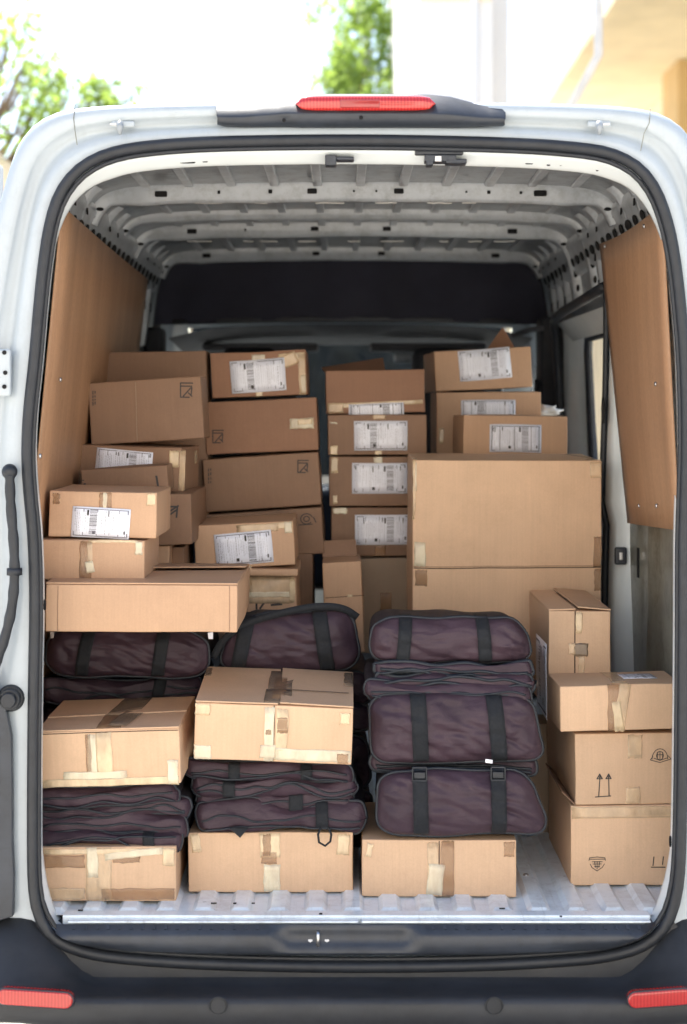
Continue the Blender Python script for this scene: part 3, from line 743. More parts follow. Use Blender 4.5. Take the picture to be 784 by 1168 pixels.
def rayhit(poly, ang, closed):
    d = Vector((math.cos(ang), math.sin(ang))); best = None
    N = len(poly)
    for i in range(N if closed else N - 1):
        a = Vector(poly[i]) - C0; c = Vector(poly[(i + 1) % N]) - C0; e = c - a
        den = d.x * e.y - d.y * e.x
        if abs(den) < 1e-12: continue
        t = (a.x * e.y - a.y * e.x) / den; u = (a.x * d.y - a.y * d.x) / den
        if t > 0 and -1e-6 <= u <= 1 + 1e-6 and (best is None or t > best): best = t
    return C0 + d * best if best else None
NA = 240
outc = list(outer)   # closed: bottom edge joins across
angs = [2 * math.pi * k / NA for k in range(NA)]
so = [rayhit(seal, a, True) for a in angs]
oo = [rayhit(outc, a, True) for a in angs]
# rear frame: channel and raised outer flange, door aperture
bm = bmesh.new(); rows = []
prof = [(0.0, .0), (.10, -.003), (.28, -.003), (.36, .014), (.48, .018), (.57, -.006), (.64, -.014), (.80, -.012), (.92, -.004), (.98, .018), (1.0, .045)]
for t, y in prof: rows.append([Vector((so[k].x + (oo[k].x - so[k].x) * t, y, so[k].y + (oo[k].y - so[k].y) * t)) for k in range(NA)])
loft(bm, rows, closed=True)
frame = vobj('rear_frame', bm, 'van_white')
# dark plastic trim round the lower part of the aperture
bm = bmesh.new(); rows = []
kk = [k for k in range(NA) if so[k].y < CZ - 1.235 and oo[k].y < CZ - 1.0]
kk.sort(key=lambda k: angs[k])
for t, y in ((.02, -.010), (.12, -.014), (.5, -.016), (1.06, -.016), (1.08, .03)):
    rows.append([Vector((so[k].x + (oo[k].x - so[k].x) * t, y, min(so[k].y + (oo[k].y - so[k].y) * t, CZ - 1.222))) for k in kk])
loft(bm, rows); vobj('lower_trim', bm, 'bumper_plastic')
# inner flange of the aperture
bm = bmesh.new(); rows = []
def inset(k):
    a = angs[k]; p = so[k]; up = max(0.0, min(1.0, (p.y - (CZ + .42)) / .20)); dn = max(0.0, min(1.0, ((CZ - 1.10) - p.y) / .12))
    return .0135 + .040 * up ** 1.3 + .012 * dn
nrm = []
for k in range(NA):
    t = (so[(k + 1) % NA] - so[k - 1]).normalized(); nrm.append(Vector((-t.y, t.x)))
for t, y in ((0.0, .002), (.35, .002), (.55, .006), (.68, .02), (.92, .050), (1.0, .062), (.98, .075), (.2, .085), (-1.2, .09)):
    row = []
    for k in range(NA):
        e = so[k] + nrm[k] * inset(k) * t
        row.append(Vector((e.x, y, e.y)))
    rows.append(row)
loft(bm, rows, closed=True)
flange = vobj('aperture_flange', bm, 'van_white_lit')
# weather seal: fat rounded rubber
bm = bmesh.new()
tube(bm, [Vector((C0.x + (s.x - C0.x) * .994, -.010, C0.y + (s.y - C0.y) * .994)) for s in so], .0145, 12, closed=True)
vobj('weather_seal', bm, 'black_rubber')
bm = bmesh.new()
tube(bm, [Vector((C0.x + (s.x - C0.x) * .976, -.008, C0.y + (s.y - C0.y) * .976)) for s in so], .006, 8, closed=True)
vobj('seal_lip', bm, 'black_rubber')
# outline slots in the flange
bm = bmesh.new()
def slotf(px, py, w, h, Y=.094, rot=0):
    c = P(px, py, Y); s_ = S(Y); q = R(rot); pts = []
    for i in range(12):
        a = i * math.pi / 6; x = (abs(math.cos(a)) ** .6) * (1 if math.cos(a) > 0 else -1) * w / 2 * s_; z = (abs(math.sin(a)) ** .6) * (1 if math.sin(a) > 0 else -1) * h / 2 * s_
        pts.append(c + Vector((x * math.cos(q) - z * math.sin(q), 0, x * math.sin(q) + z * math.cos(q))))
    prism(bm, pts, (0, .002, 0))
for a in ((78, 211, 7, 4, 55), (96, 197, 5, 3, 40), (113, 192, 7, 3, 15), (134, 188, 4, 2.5), (141, 188, 5, 2.5), (214, 185, 18, 2.5), (234, 184, 6, 2), (604, 186, 9, 2.5), (626, 188, 4, 2), (640, 188, 3, 2), (683, 193, 6, 3, 25), (703, 196, 5, 3), (722, 200, 6, 4, -30), (739, 215, 9, 5, -55)):
    slotf(a[0], a[1], a[2], a[3], .040, a[4] if len(a) > 4 else 0)
for x, y in ((49, 366), (51, 690), (765, 960)): slotf(x, y, 3, 13, .035)
vsplit('flange_slot', bm, 'hole_black', flange, smooth=False)

# ---- outer skin
def topz(Y):
    pts = [(0, .757), (3.3, .757), (3.75, .70), (4.05, .46), (5.0, -.40), (5.6, -.58), (5.85, -.85), (5.95, -1.2)]
    for (a, z0), (c, z1) in zip(pts[:-1], pts[1:]):
        if Y <= c: return z0 + (z1 - z0) * (Y - a) / (c - a)
    return -1.2
def section(Y):
    t = topz(Y); k = 1 - .05 * max(0, (Y - 3.6) / 2.3) ** 1.5 - (.12 * max(0, (Y - 5.4) / .5) ** 2)
    row = []
    for x, z in outer:
        zz = z - CZ
        if t < .757:
            f = (zz + 1.46) / (.757 + 1.46); lim = t
            zz = min(zz, lim - .03 * abs((x - VX)) ** 2)
        row.append(Vector((VX + (x - VX) * k, Y, CZ + zz)))
    return row
def outer_skip(c):
    z = c.z - CZ; X = c.x - VX
    if X > .8 and 1.35 < c.y < 2.5 and -.27 < z < .29: return True
    if abs(X) > .8 and 3.4 < c.y < 4.5 and -.33 < z < min(.22, topz(c.y) - .10): return True
    if 4.08 < c.y < 4.98 and abs(X) < .80 and z > topz(c.y) - .06: return True
    return False
ys = [.045, .1, .4, .8, 1.1, 1.34, 1.36, 1.6, 1.85, 2.1, 2.3, 2.48, 2.51, 2.7, 3.0, 3.3, 3.39, 3.42, 3.6, 3.75, 3.85, 3.95, 4.05, 4.1, 4.25, 4.4, 4.52, 4.7, 4.85, 4.97, 5.02, 5.2, 5.4, 5.6, 5.7, 5.8, 5.9, 5.95]
bm = bmesh.new(); loft(bm, [section(y) for y in ys], skip=outer_skip)
sec = section(5.95); c = bm.verts.new(Vector((VX, 5.97, CZ - 1.3)))
vs = [bm.verts.new(p) for p in sec]
for i in range(len(vs) - 1): bm.faces.new((vs[i], vs[i + 1], c))
vobj('body_shell', bm, 'van_white')
# ---- inner lining of the hold, with the sliding door opening
ihalf = [(.87, -1.262), (.92, -1.0), (.93, -.72), (.925, -.29), (.905, .097), (.875, .355), (.86, .48), (.842, .58), (.805, .655), (.74, .690), (.6, .702), (.3, .708), (0, .710)]
inner = smooth_open([(VX + x, CZ + z) for x, z in ihalf] + [(VX - x, CZ + z) for x, z in ihalf[::-1][1:]])
def isec(Y, k=1.0, dz=0.0):
    return [Vector((VX + (x - VX) * k, Y, z - (.007 * Y + dz if z > CZ + .3 else 0))) for x, z in inner]
def inner_skip(c): return c.x - VX > .7 and 1.2 < c.y < 2.66 and c.z - CZ < .36
iy = [.12, .4, .8, 1.05, 1.19, 1.21, 1.5, 1.8, 2.1, 2.4, 2.64, 2.67, 2.8, 3.05]
bm = bmesh.new(); loft(bm, [isec(y) for y in iy], skip=inner_skip); vobj('inner_lining', bm, 'van_white_shaded')
bm = bmesh.new(); loft(bm, [isec(y, .985, .01) for y in (3.05, 3.2, 3.35)], skip=lambda c: False); vobj('cab_trim', bm, 'cab_dark')
# roof stiffeners: shallow raised strips pressed into the roof between the bows
for i in range(11):
    X = VX + (-5 + i) * .133 + .02
    bm = bmesh.new()
    zr = CZ + .697
    for (a, c) in ((.14, 1.05), (1.12, 1.70), (1.76, 2.08), (2.16, 2.98)):
        box(bm, (X - .014, a, zr - .007 * c - .004 - .012 * abs(X) ** 3), (X + .014, c, zr + .02 - .007 * a))
    vobj('roof_strip', bm, 'bow_white', smooth=False, bevel=.004)
# roof bows
def bow(Y, h, w, holes, bright='bow_white', zlow=.575):
    prof = [p for p in inner if p[1] > CZ + (.385 if (p[0] > 0 and 1.1 < Y < 2.7) else zlow)]
    zt = -.007 * Y
    bm = bmesh.new(); rows = [[], [], [], [], []]
    for i, (x, z) in enumerate(prof):
        a = Vector(prof[max(0, i - 1)]); c = Vector(prof[min(len(prof) - 1, i + 1)]); t = (c - a).normalized(); n = Vector((t.y, -t.x)); 
        if n.dot(Vector((VX, CZ)) - Vector((x, z))) < 0: n = -n
        wv = .004 * noise.noise(Vector((x * 5, Y * 3, 0)))
        hh = h * (1 - .35 * max(0, min(1, (abs(x - VX) - .66) / .12)))
        for r, (dy, k) in enumerate(((0, -.004), (.004, .85), (.012, 1.0), (w - .012, 1.0), (w, -.004))):
            q = Vector((x, z)) + n * (hh * k + wv * (k > .5)); rows[r].append(Vector((q.x, Y + dy, q.y + zt)))
    loft(bm, rows); rib = vobj('roof_bow', bm, bright)
    bm = bmesh.new()
    for (X, hw, hh) in holes:
        z = min(prof, key=lambda p: abs(p[0] - VX - X) if p[1] > CZ + .55 else 9)[1] + zt - h * .48
        pts = [Vector((VX + X + q * hw, Y, z + e * hh)) for q, e in ((-1, -.7), (-.85, -1), (.85, -1), (1, -.7), (1, .7), (.85, 1), (-.85, 1), (-1, .7))]
        prism(bm, pts, (0, .004, 0))
    if holes or h < .04:
        for sg in (-1, 1):
            for zc, hw, hh in ((.635, .012, .006), (.60, .007, .012), (.52, .008, .016), (.45, .006, .014)):
                cand = [p for p in prof if (p[0] - VX) * sg > .7]
                if not cand or min(abs(p[1] - CZ - zc) for p in cand) > .03: continue
                p_ = min(cand, key=lambda p: abs(p[1] - CZ - zc)); X0 = p_[0] - sg * h * .30; Z0 = p_[1] + zt - (h * .3 if zc > .62 else 0)
                prism(bm, [Vector((X0 + hw * math.cos(a), Y + .0035, Z0 + hh * math.sin(a))) for a in [2 * math.pi * j / 10 for j in range(10)]], (0, .004, 0))
        for v in bm.verts: v.co.y -= .003
        vsplit('bow_hole', bm, 'hole_black', rib, smooth=False)
    else: bm.free()
bow(1.07, .058, .06, [(-.60, .019, .009), (-.13, .015, .008), (.14, .015, .008), (.58, .020, .009), (-.42, .004, .005), (-.26, .006, .006), (.42, .005, .005), (.35, .003, .003), (.52, .004, .004), (0, .003, .003), (.07, .003, .003)])
bow(1.72, .034, .07, [])
bow(2.10, .052, .06, [(-.60, .018, .009), (-.14, .015, .008), (.13, .015, .008), (.60, .018, .009), (-.4, .004, .005)])
bow(2.99, .055, .06, [(-.62, .018, .009), (-.15, .015, .008), (.13, .015, .008), (.62, .018, .009)])
for sg in (-1, 1):
    bm = bmesh.new()
    loft(bm, [[Vector((VX + sg * (.862 - .004 * (j % 2)), y, CZ + .50 - .004 * y)), Vector((VX + sg * .835, y, CZ + .515 - .006 * y)), Vector((VX + sg * .812, y, CZ + .590 - .006 * y)), Vector((VX + sg * .800, y, CZ + .612 - .006 * y)), Vector((VX + sg * .805, y, CZ + .640 - .006 * y))] for j, y in enumerate([.10 + q * .15 for q in range(20)])])
    rail = vobj('roof_rail', bm, 'bow_white'); bm = bmesh.new()
    for j in range(24):
        y = .17 + j * .118; L = .03 if j % 3 else .045
        x0 = VX + sg * .822; z0 = CZ + .552 - .006 * y
        pts = [Vector((x0 - sg * .0015 - sg * .3 * .018 * math.sin(a), y + L * math.cos(a), z0 + .016 * math.sin(a))) for a in [2 * math.pi * k / 10 for k in range(10)]]
        prism(bm, pts, (-sg * .002, 0, -.0005))
    vsplit('rail_slot', bm, 'hole_black', rail, smooth=False)
# bright ragged sealant line under the first and third bow
rnd = random.Random(3)
for Y, zz in ((1.10, .647), (2.13, .632)):
    x = -.62
    while x < .62:
        L = rnd.uniform(.02, .10)
        bm = bmesh.new(); tube(bm, [(VX + x + L * j / 4, Y + .004 * rnd.random(), CZ + zz - .007 + .002 * rnd.random()) for j in range(5)], .0025, 5); vobj('sealant_bead', bm, 'foam_white'); x += L + rnd.uniform(.01, .16)
# side posts with slots on the upper walls
for sgn in (-1, 1):
    for Y in (.22, .42, .66, .88, 1.36, 1.55, 2.4, 2.62, 2.8):
        pr = [(x, z) for x, z in inner if CZ + (.385 if sgn > 0 and 1.1 < Y < 2.7 else .22) < z < CZ + .675 and (x - VX) * sgn > 0]
        pr.sort(key=lambda p: p[1]); bm = bmesh.new(); rows = [[], [], [], []]
        for x, z in pr:
            for r, (dy, k) in enumerate(((0, 0), (.008, .022), (.045, .022), (.053, 0))):
                rows[r].append(Vector((x - sgn * k, Y + dy, z - k * .5 * (z > CZ + .55))))
        loft(bm, rows); post = vobj('side_post', bm, 'bow_white')
        bm = bmesh.new()
        for zc in (.42, .52, .60):
            xx = min(pr, key=lambda p: abs(p[1] - CZ - zc))[0] - sgn * .0245
            box(bm, (xx - .001, Y + .014, CZ + zc - .018), (xx + .001, Y + .038, CZ + zc + .018))
        vsplit('post_slot', bm, 'hole_black', post, smooth=False)
# ---- hardboard panels with screws
def panel(name, rear, front, z0r, z0f, z1, sag, sgn, Y0, Y1, mat='hardboard', th=.005, label=None):
    bm = bmesh.new(); rows = []; N, M = 12, 10
    for i in range(N + 1):
        t = i / N; row = []
        for j in range(M + 1):
            v = j / M; zb = z0r + (z0f - z0r) * t; zt = z1 + sag * math.sin(math.pi * t)
            z = zb + (zt - zb) * v; u = (z - rear[1][1]) / (rear[0][1] - rear[1][1])
            xr = rear[1][0] + (rear[0][0] - rear[1][0]) * u; xf = front[1][0] + (front[0][0] - front[1][0]) * u
            x = xr + (xf - xr) * t - sgn * .012 * math.sin(math.pi * v) * math.sin(math.pi * t)
            row.append(Vector((x, Y0 + (Y1 - Y0) * t, CZ + z)))
        rows.append(row)
    loft(bm, rows); o = vobj(name, bm, mat, label=label); md = o.modifiers.new('s', 'SOLIDIFY'); md.thickness = th; md.offset = 0
    return o
pL = panel('hardboard_panel', ((-.735, .507), (-.812, -.30)), ((-.80, .507), (-.90, -.30)), -1.2, -1.2, .505, -.004, -1, .08, 2.4, label='long brown board on the left wall')
pR = panel('hardboard_panel', ((.762, .50), (.804, -.305)), ((.762, .50), (.842, -.355)), -.305, -.355, .505, -.012, 1, .05, 1.02, label='brown board on the right wall')
def screw(par, px, py, Y):
    p = P(px, py, Y); bm = bmesh.new()
    bmesh.ops.create_uvsphere(bm, u_segments=10, v_segments=6, radius=.0065)
    for v in bm.verts: v.co = Vector((v.co.x * .6, v.co.y, v.co.z)) + p
    o = vobj('screw', bm, 'steel'); o.parent = par
def onpanel(sgn, X): return
for px, py, X in ((735, 258, .762), (690, 281, .762), (748, 438, .79), (749, 577, .80), (729, 577, .81)):
    D = (X - .012 - CAMX) / ((px - CX) / F); screw(pR, px, py, D - DC)
for px, py, X in ((69, 433, -.775), (46, 520, -.785)):
    D = (X + .012 - CAMX) / ((px - CX) / F); screw(pL, px, py, D - DC)
# grey lower side recess at right (bare wheel housing side)
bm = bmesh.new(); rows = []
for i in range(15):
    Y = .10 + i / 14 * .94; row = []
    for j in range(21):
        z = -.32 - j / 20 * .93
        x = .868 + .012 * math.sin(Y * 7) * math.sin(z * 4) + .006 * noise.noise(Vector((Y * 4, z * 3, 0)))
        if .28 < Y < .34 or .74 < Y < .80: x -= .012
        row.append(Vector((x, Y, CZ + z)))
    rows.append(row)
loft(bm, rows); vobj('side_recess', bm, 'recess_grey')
bm = bmesh.new()
for z0 in (-.47, -.85):
    box(bm, (.862, .93, CZ + z0 - .045), (.868, .955, CZ + z0 + .045))
vsplit('recess_slot', bm, 'hole_black', smooth=False)
# ---- door pillar behind the sliding door
bm = bmesh.new(); rows = []
for j in range(25):
    z = .49 - j / 24 * 1.72
    xi = .800 + .012 * math.sin((z + .2) * 3.2) + (.018 if z < -.35 else 0)
    xo = .925
    rows.append([Vector((xo, 1.17, CZ + z)), Vector((xi + .02, 1.19, CZ + z)), Vector((xi + .004, 1.175, CZ + z)), Vector((xi, 1.15, CZ + z)), Vector((xi + .004, 1.10, CZ + z)), Vector((xi + .012, 1.075, CZ + z)), Vector((xi + .055, 1.06, CZ + z)), Vector((xo, 1.05, CZ + z))])
loft(bm, rows); pil = vobj('door_pillar', bm, 'van_white_lit')
bm = bmesh.new(); tube(bm, [Vector((.796 + .012 * math.sin((z + .2) * 3.2) + (.018 if z < -.35 else 0), 1.19, CZ + z)) for z in [.40 - j * .07 for j in range(24)]] , .011, 8)
tube(bm, [(.80, 1.19, CZ + .385), (.80, 1.6, CZ + .375), (.805, 2.2, CZ + .365), (.82, 2.6, CZ + .35), (.84, 2.68, CZ + .30), (.865, 2.69, CZ - .1), (.885, 2.69, CZ - .6), (.885, 2.69, CZ - 1.2)], .018, 8)
vobj('sliding_door_seal', bm, 'black_rubber')
bm = bmesh.new(); p = P(708, 634, 1.055)
box(bm, (p.x - .019, 1.046, p.z - .027), (p.x + .019, 1.06, p.z + .027)); lp = vobj('latch_plate', bm, 'black_plastic', bevel=.006)
bm = bmesh.new(); box(bm, (p.x - .006, 1.04, p.z - .012), (p.x + .006, 1.047, p.z + .012)); o = vobj('latch_bolt', bm, 'steel', bevel=.002); o.parent = lp
bm = bmesh.new(); p = P(691, 468, 1.10)
for r_, n_ in ((.012, 0),):
    pts = [Vector((p.x - .001, 1.12 + math.cos(R(a)) * .022, p.z + math.sin(R(a)) * .042)) for a in range(0, 360, 20)]
    prism(bm, pts, (-.006, 0, 0))
vobj('pillar_hole', bm, 'hole_black', smooth=False)
bm = bmesh.new(); rows = []
for j in range(20):
    z = .33 - j / 19 * 1.5; o_ = .012 * (1 - math.cos(min(1, max(0, (.33 - z) / .8)) * 1.5)) + .01
    rows.append([Vector((.865 + o_, 2.70, CZ + z)), Vector((.875 + o_, 2.64, CZ + z)), Vector((.905 + o_, 2.58, CZ + z)), Vector((.925 + o_, 2.53, CZ + z)), Vector((.95 + o_, 2.515, CZ + z))])
loft(bm, rows)
loft(bm, [[Vector((.845, 2.68, CZ + .345)), Vector((.86, 1.25, CZ + .345))], [Vector((.90, 2.6, CZ + .27)), Vector((.915, 1.25, CZ + .27))]])
loft(bm, [[Vector((.955, 2.54, CZ - .27)), Vector((.955, 1.25, CZ - .27))], [Vector((.965, 2.54, CZ - 1.2)), Vector((.965, 1.25, CZ - 1.2))]])
vobj('sliding_door_frame', bm, 'van_white_lit')
# sliding door inside: frame edges and window
bm = bmesh.new(); X = .962
tube(bm, [(X - .02, 1.37, CZ + .28), (X - .02, 2.44, CZ + .28), (X - .015, 2.49, CZ + .22), (X + .005, 2.50, CZ - .2), (X + .01, 2.45, CZ - .27), (X + .01, 1.37, CZ - .27)], .02, 8)
vobj('window_gasket', bm, 'black_rubber')
bm = bmesh.new(); 
loft(bm, [[Vector((.95, y, CZ + .29)), Vector((.985, y, CZ - .27))] for y in (1.34, 2.51)]); vobj('sliding_door_window', bm, 'glass_clear')
for sgn in (-1, 1):
    bm = bmesh.new(); loft(bm, [[Vector((VX + sgn * .93, y, CZ + min(.24, topz(y) - .09))), Vector((VX + sgn * .985, y, CZ - .34))] for y in (3.4, 3.7, 4.0, 4.25, 4.5)]); vobj('cab_window', bm, 'glass')
bm = bmesh.new(); loft(bm, [[Vector((VX - .80, y, CZ + topz(y) - .012)), Vector((VX, y + .03, CZ + topz(y))), Vector((VX + .80, y, CZ + topz(y) - .012))] for y in (4.08, 4.5, 4.98)]); vobj('windshield', bm, 'glass')
# ---- cab: cloth bulkhead, headliner, visors, seats, dashboard
bm = bmesh.new(); rows = []
top = [(-.86, .30), (-.85, .50), (-.80, .60), (-.70, .652), (-.3, .668), (0, .670), (.3, .668), (.70, .652), (.80, .60), (.85, .50), (.86, .30)]
tp = [(p.x, p.y) for p in chaikin([Vector((x, z, 0)) for x, z in top], False, 2)]
for v in range(7):
    rows.append([Vector((VX + x, 3.10 + .018 * math.sin(x * 22) * (v / 6) + .02 * v / 6, CZ + z + (min(z, .375 + .015 * math.cos(x * 3)) - z) * v / 6)) for x, z in tp])
loft(bm, rows); vobj('bulkhead_cloth', bm, 'dark_cloth')
bm = bmesh.new(); rows = []
for i in range(9):
    Y = 3.14 + i / 8 * .92; rows.append([Vector((VX - .80 + j / 16 * 1.6, Y, CZ + .365 - .055 * (i / 8) - (.030 * math.sin(math.pi * min(1, i / 3)) if abs(j - 8) < 1.5 else 0) - .06 * abs(j / 8 - 1) ** 4)) for j in range(17)])
loft(bm, rows); hl = vobj('headliner', bm, 'cab_grey')
bm = bmesh.new(); tube(bm, [(VX - .78, 3.13, CZ + .375), (VX - .3, 3.12, CZ + .385), (VX + .3, 3.12, CZ + .385), (VX + .78, 3.13, CZ + .375)], .012, 6); vobj('headliner_edge', bm, 'cab_grey')
for x in (-.42, .36):
    bm = bmesh.new(); box(bm, (VX + x - .27, 3.55, CZ + .262), (VX + x + .27, 3.70, CZ + .30))
    o = vobj('sun_visor', bm, 'cab_grey', bevel=.012); o.parent = hl
def seat_at(X, label):
    bm = bmesh.new(); rows = []
    for j in range(12):
        t = j / 11; z = -.75 + t * .83; y = 3.42 - .10 * t; w = .25 - .05 * t ** 3
        rows.append([Vector((X + w * math.cos(a), y + .075 * math.sin(a), CZ + z)) for a in [2 * math.pi * k / 20 for k in range(20)]])
    V = loft(bm, rows, closed=True); bm.faces.new(V[0][::-1]); bm.faces.new(V[-1]); s_ = vobj('seat_back', bm, 'cab_dark', label=label)
    bm = bmesh.new(); box(bm, (X - .125, 3.26, CZ + .11), (X + .125, 3.36, CZ + .27)); o = vobj('headrest', bm, 'cab_dark', bevel=.04); o.parent = s_
    bm = bmesh.new()
    for q in (-.06, .06): tube(bm, [(X + q, 3.31, CZ + .05), (X + q, 3.31, CZ + .13)], .007, 6)
    o = vobj('headrest_rods', bm, 'steel'); o.parent = s_
    bm = bmesh.new(); box(bm, (X - .26, 3.38, CZ - .86), (X + .26, 3.92, CZ - .70)); vobj('seat_cushion', bm, 'cab_dark', bevel=.04)
seat_at(VX - .45, 'driver seat back'); seat_at(VX + .40, 'passenger seat back')
bm = bmesh.new(); box(bm, (VX - .88, 4.45, CZ - .95), (VX + .88, 5.0, CZ - .42)); vobj('dashboard', bm, 'cab_dark', bevel=.05)
bm = bmesh.new(); box(bm, (VX - .9, 3.05, CZ - 1.30), (VX + .9, 5.0, CZ - 1.25)); vobj('cab_floor', bm, 'cab_dark')
bm = bmesh.new(); tube(bm, [Vector((VX - .45 + .19 * math.cos(a), 4.35 + .08 * math.sin(a), CZ - .38 + .17 * math.sin(a))) for a in [2 * math.pi * k / 28 for k in range(28)]], .016, 8, closed=True); vobj('steering_wheel', bm, 'cab_dark')
bm = bmesh.new(); c = P(460, 409, 3.85); box(bm, (c.x - .045, c.y - .015, c.z - .02), (c.x + .075, c.y + .02, c.z + .035)); vobj('rear_view_mirror', bm, 'van_white_shaded', bevel=.015)
# belt and trim on the pillar behind the passenger
bm = bmesh.new(); box(bm, (.79, 2.78, CZ - 1.2), (.90, 2.95, CZ + .38)); tr = vobj('pillar_trim', bm, 'cab_dark', bevel=.02)
bm = bmesh.new(); tube(bm, [(.70, 3.0, CZ + .31), (.76, 2.9, CZ + .33), (.80, 2.78, CZ + .33)], .012, 6); vobj('grab_handle', bm, 'cab_grey')
bm = bmesh.new(); box(bm, (.775, 2.83, CZ - 1.0), (.785, 2.88, CZ + .12)); vobj('seat_belt', bm, 'webbing', bevel=.002)
# left front corner trim of the hold
bm = bmesh.new(); box(bm, (-.875, 2.85, CZ - 1.2), (-.79, 3.0, CZ + .34)); vobj('pillar_trim', bm, 'cab_dark', bevel=.02)
# ---- cargo floor: pressed sheet with flat-topped ridges
bm = bmesh.new(); rows = []
xs = []; x = -.88
pitch = .0935
while x < .885: xs += [x, x + .012, x + .047, x + .059]; x += pitch
def ridge(x):
    f = ((x + .88) / pitch) % 1 * pitch
    return 0 if f < 1e-4 or f > .0589 else (1 if .0119 <= f <= .0471 else .5)
yl = [.052, .062, .082, .10, .3, 3.05]
for y in yl:
    e = 0 if y < .06 else (min(1, (y - .062) / .022 + .0))
    rows.append([Vector((VX + xx, y, CZ - 1.262 + .011 * e * (1 if ridge(xx) > .4 and (abs(((xx + .88) / pitch) % 1 * pitch - .012) < .036 and .0115 < ((xx + .88) / pitch) % 1 * pitch < .0475) else 0))) for xx in xs])
loft(bm, rows); fl = vobj('cargo_floor', bm, 'floor_white', smooth=False, bevel=0)
bm = bmesh.new(); box(bm, (-.86, .05, CZ - 1.50), (.88, 3.1, CZ - 1.275)); vobj('floor_frame', bm, 'black_plastic')
bm = bmesh.new()
box(bm, (P(70, 0, 0).x, .016, CZ - 1.275), (P(744, 0, 0).x, .056, CZ - 1.2515))
box(bm, (P(78, 0, 0).x, -.012, CZ - 1.2625), (P(409, 0, 0).x, .014, CZ - 1.2575)); box(bm, (P(412.5, 0, 0).x, -.012, CZ - 1.2625), (P(742, 0, 0).x, .014, CZ - 1.2570))
vobj('floor_edge_strip', bm, 'floor_white', smooth=False, bevel=.003)
bm = bmesh.new()
for px, py, w in ((244, 1031, 7), (268, 1031, 4), (289, 1031, 4), (366, 1043, 4), (573, 1037, 7), (92, 1039, 6), (640, 1046, 3)):
    D = (1.2510 if py > 1036 else 1.2505) * F / (py - HY); c = Vector((CAMX + (px - CX) * D / F, D - DC, CZ - D * (py - HY) / F))
    box(bm, (c.x - w * .001, c.y - .004, c.z + .0005), (c.x + w * .001, c.y + .004, c.z + .002))
vsplit('drain_slot', bm, 'hole_black', fl, smooth=False)
bm = bmesh.new(); p = P(600, 997, .36)
bmesh.ops.create_uvsphere(bm, u_segments=12, v_segments=8, radius=.009)
for v in bm.verts: v.co += Vector((p.x, p.y, CZ - 1.254))
vobj('floor_bolt', bm, 'steel')
# ---- plastic sill with the latch pocket
bm = bmesh.new(); rows = []
xl = [64, 66, 72, 120, 180, 240, 300, 308, 314, 322, 330, 340, 400, 450, 460, 468, 474, 480, 488, 560, 620, 680, 738, 744, 746]
def rec(px):
    a = max(0, min(1, (px - 306) / 24)); c = max(0, min(1, (484 - px) / 24)); return min(a, c)
pf = [(-.0125, -1.264, 0), (-.0145, -1.265, .1), (-.024, -1.2735, 1), (-.034, -1.279, 1), (-.039, -1.290, 1), (-.040, -1.322, 1), (-.034, -1.333, .8), (-.012, -1.338, .2), (.02, -1.345, 0)]
def seal_low(px):
    pts = [(60, 1062), (75, 1073), (95, 1080), (150, 1087), (250, 1092), (400, 1095), (550, 1094), (640, 1089), (694, 1084), (728, 1072), (750, 1052)]
    for (a, c), (e, f) in zip(pts[:-1], pts[1:]):
        if px <= e: return c + (f - c) * (px - a) / (e - a)
    return 1052
xl = [66, 70, 76, 84, 92, 105, 120, 150, 180, 240, 300, 306, 310, 316, 322, 328, 332, 340, 400, 450, 458, 462, 468, 474, 480, 484, 488, 560, 620, 660, 690, 703, 715, 725, 735, 744]
for px in xl:
    r_ = rec(px); x = P(px, 0, 0).x; row = []
    zl = -(seal_low(px) - 3 - HY) * S(-.03)
    for pi, (y, z, k) in enumerate(pf):
        kr = (0, 0, .95, 1, 1, 0, 0, 0, 0)[pi] * r_
        yy = y + (-.0135 - y) * kr; zz = z - (.024 * kr if pi == 4 else .008 * kr)
        row.append(Vector((x, yy, CZ + max(zz, zl))))
    rows.append(row)
loft(bm, rows); vobj('rear_sill', bm, 'black_plastic')
bm = bmesh.new()
for px in list(range(86, 300, 13)) + list(range(494, 735, 13)):
    x = P(px, 0, 0).x; vsr = [(x - .0035, -.025, CZ - 1.2738), (x + .0035, -.025, CZ - 1.2738), (x + .0035, -.0155, CZ - 1.2655), (x - .0035, -.0155, CZ - 1.2655)]; prism(bm, vsr, (0, -.001, .002)); vobj('tread_rib', bm, 'black_plastic', smooth=False); bm = bmesh.new()
bm.free()
bm = bmesh.new()
c = P(363, 1083, -.02); c2 = P(363, 1064, -.02)
box(bm, (P(345, 0, 0).x, -.010, c.z + .002), (P(384, 0, 0).x, .004, c.z + .012)); pla = vobj('striker_plate', bm, 'steel', bevel=.002)
bm = bmesh.new(); tube(bm, [(c.x, -.018, c.z - .002), (c.x, -.020, c2.z - .004), (c.x, -.014, c2.z), (c.x, -.002, c2.z - .004)], .0045, 8); o = vobj('striker_loop', bm, 'steel'); o.parent = pla
for px in (354, 373):
    bm = bmesh.new(); q = P(px, 1077, -.03)
    bmesh.ops.create_cone(bm, cap_ends=True, segments=6, radius1=.007, radius2=.006, depth=.006, matrix=Matrix.Translation((q.x, -.011, q.z + .004)) @ Matrix.Rotation(R(65), 4, 'X'))
    o = vobj('bolt', bm, 'steel', smooth=False); o.parent = pla
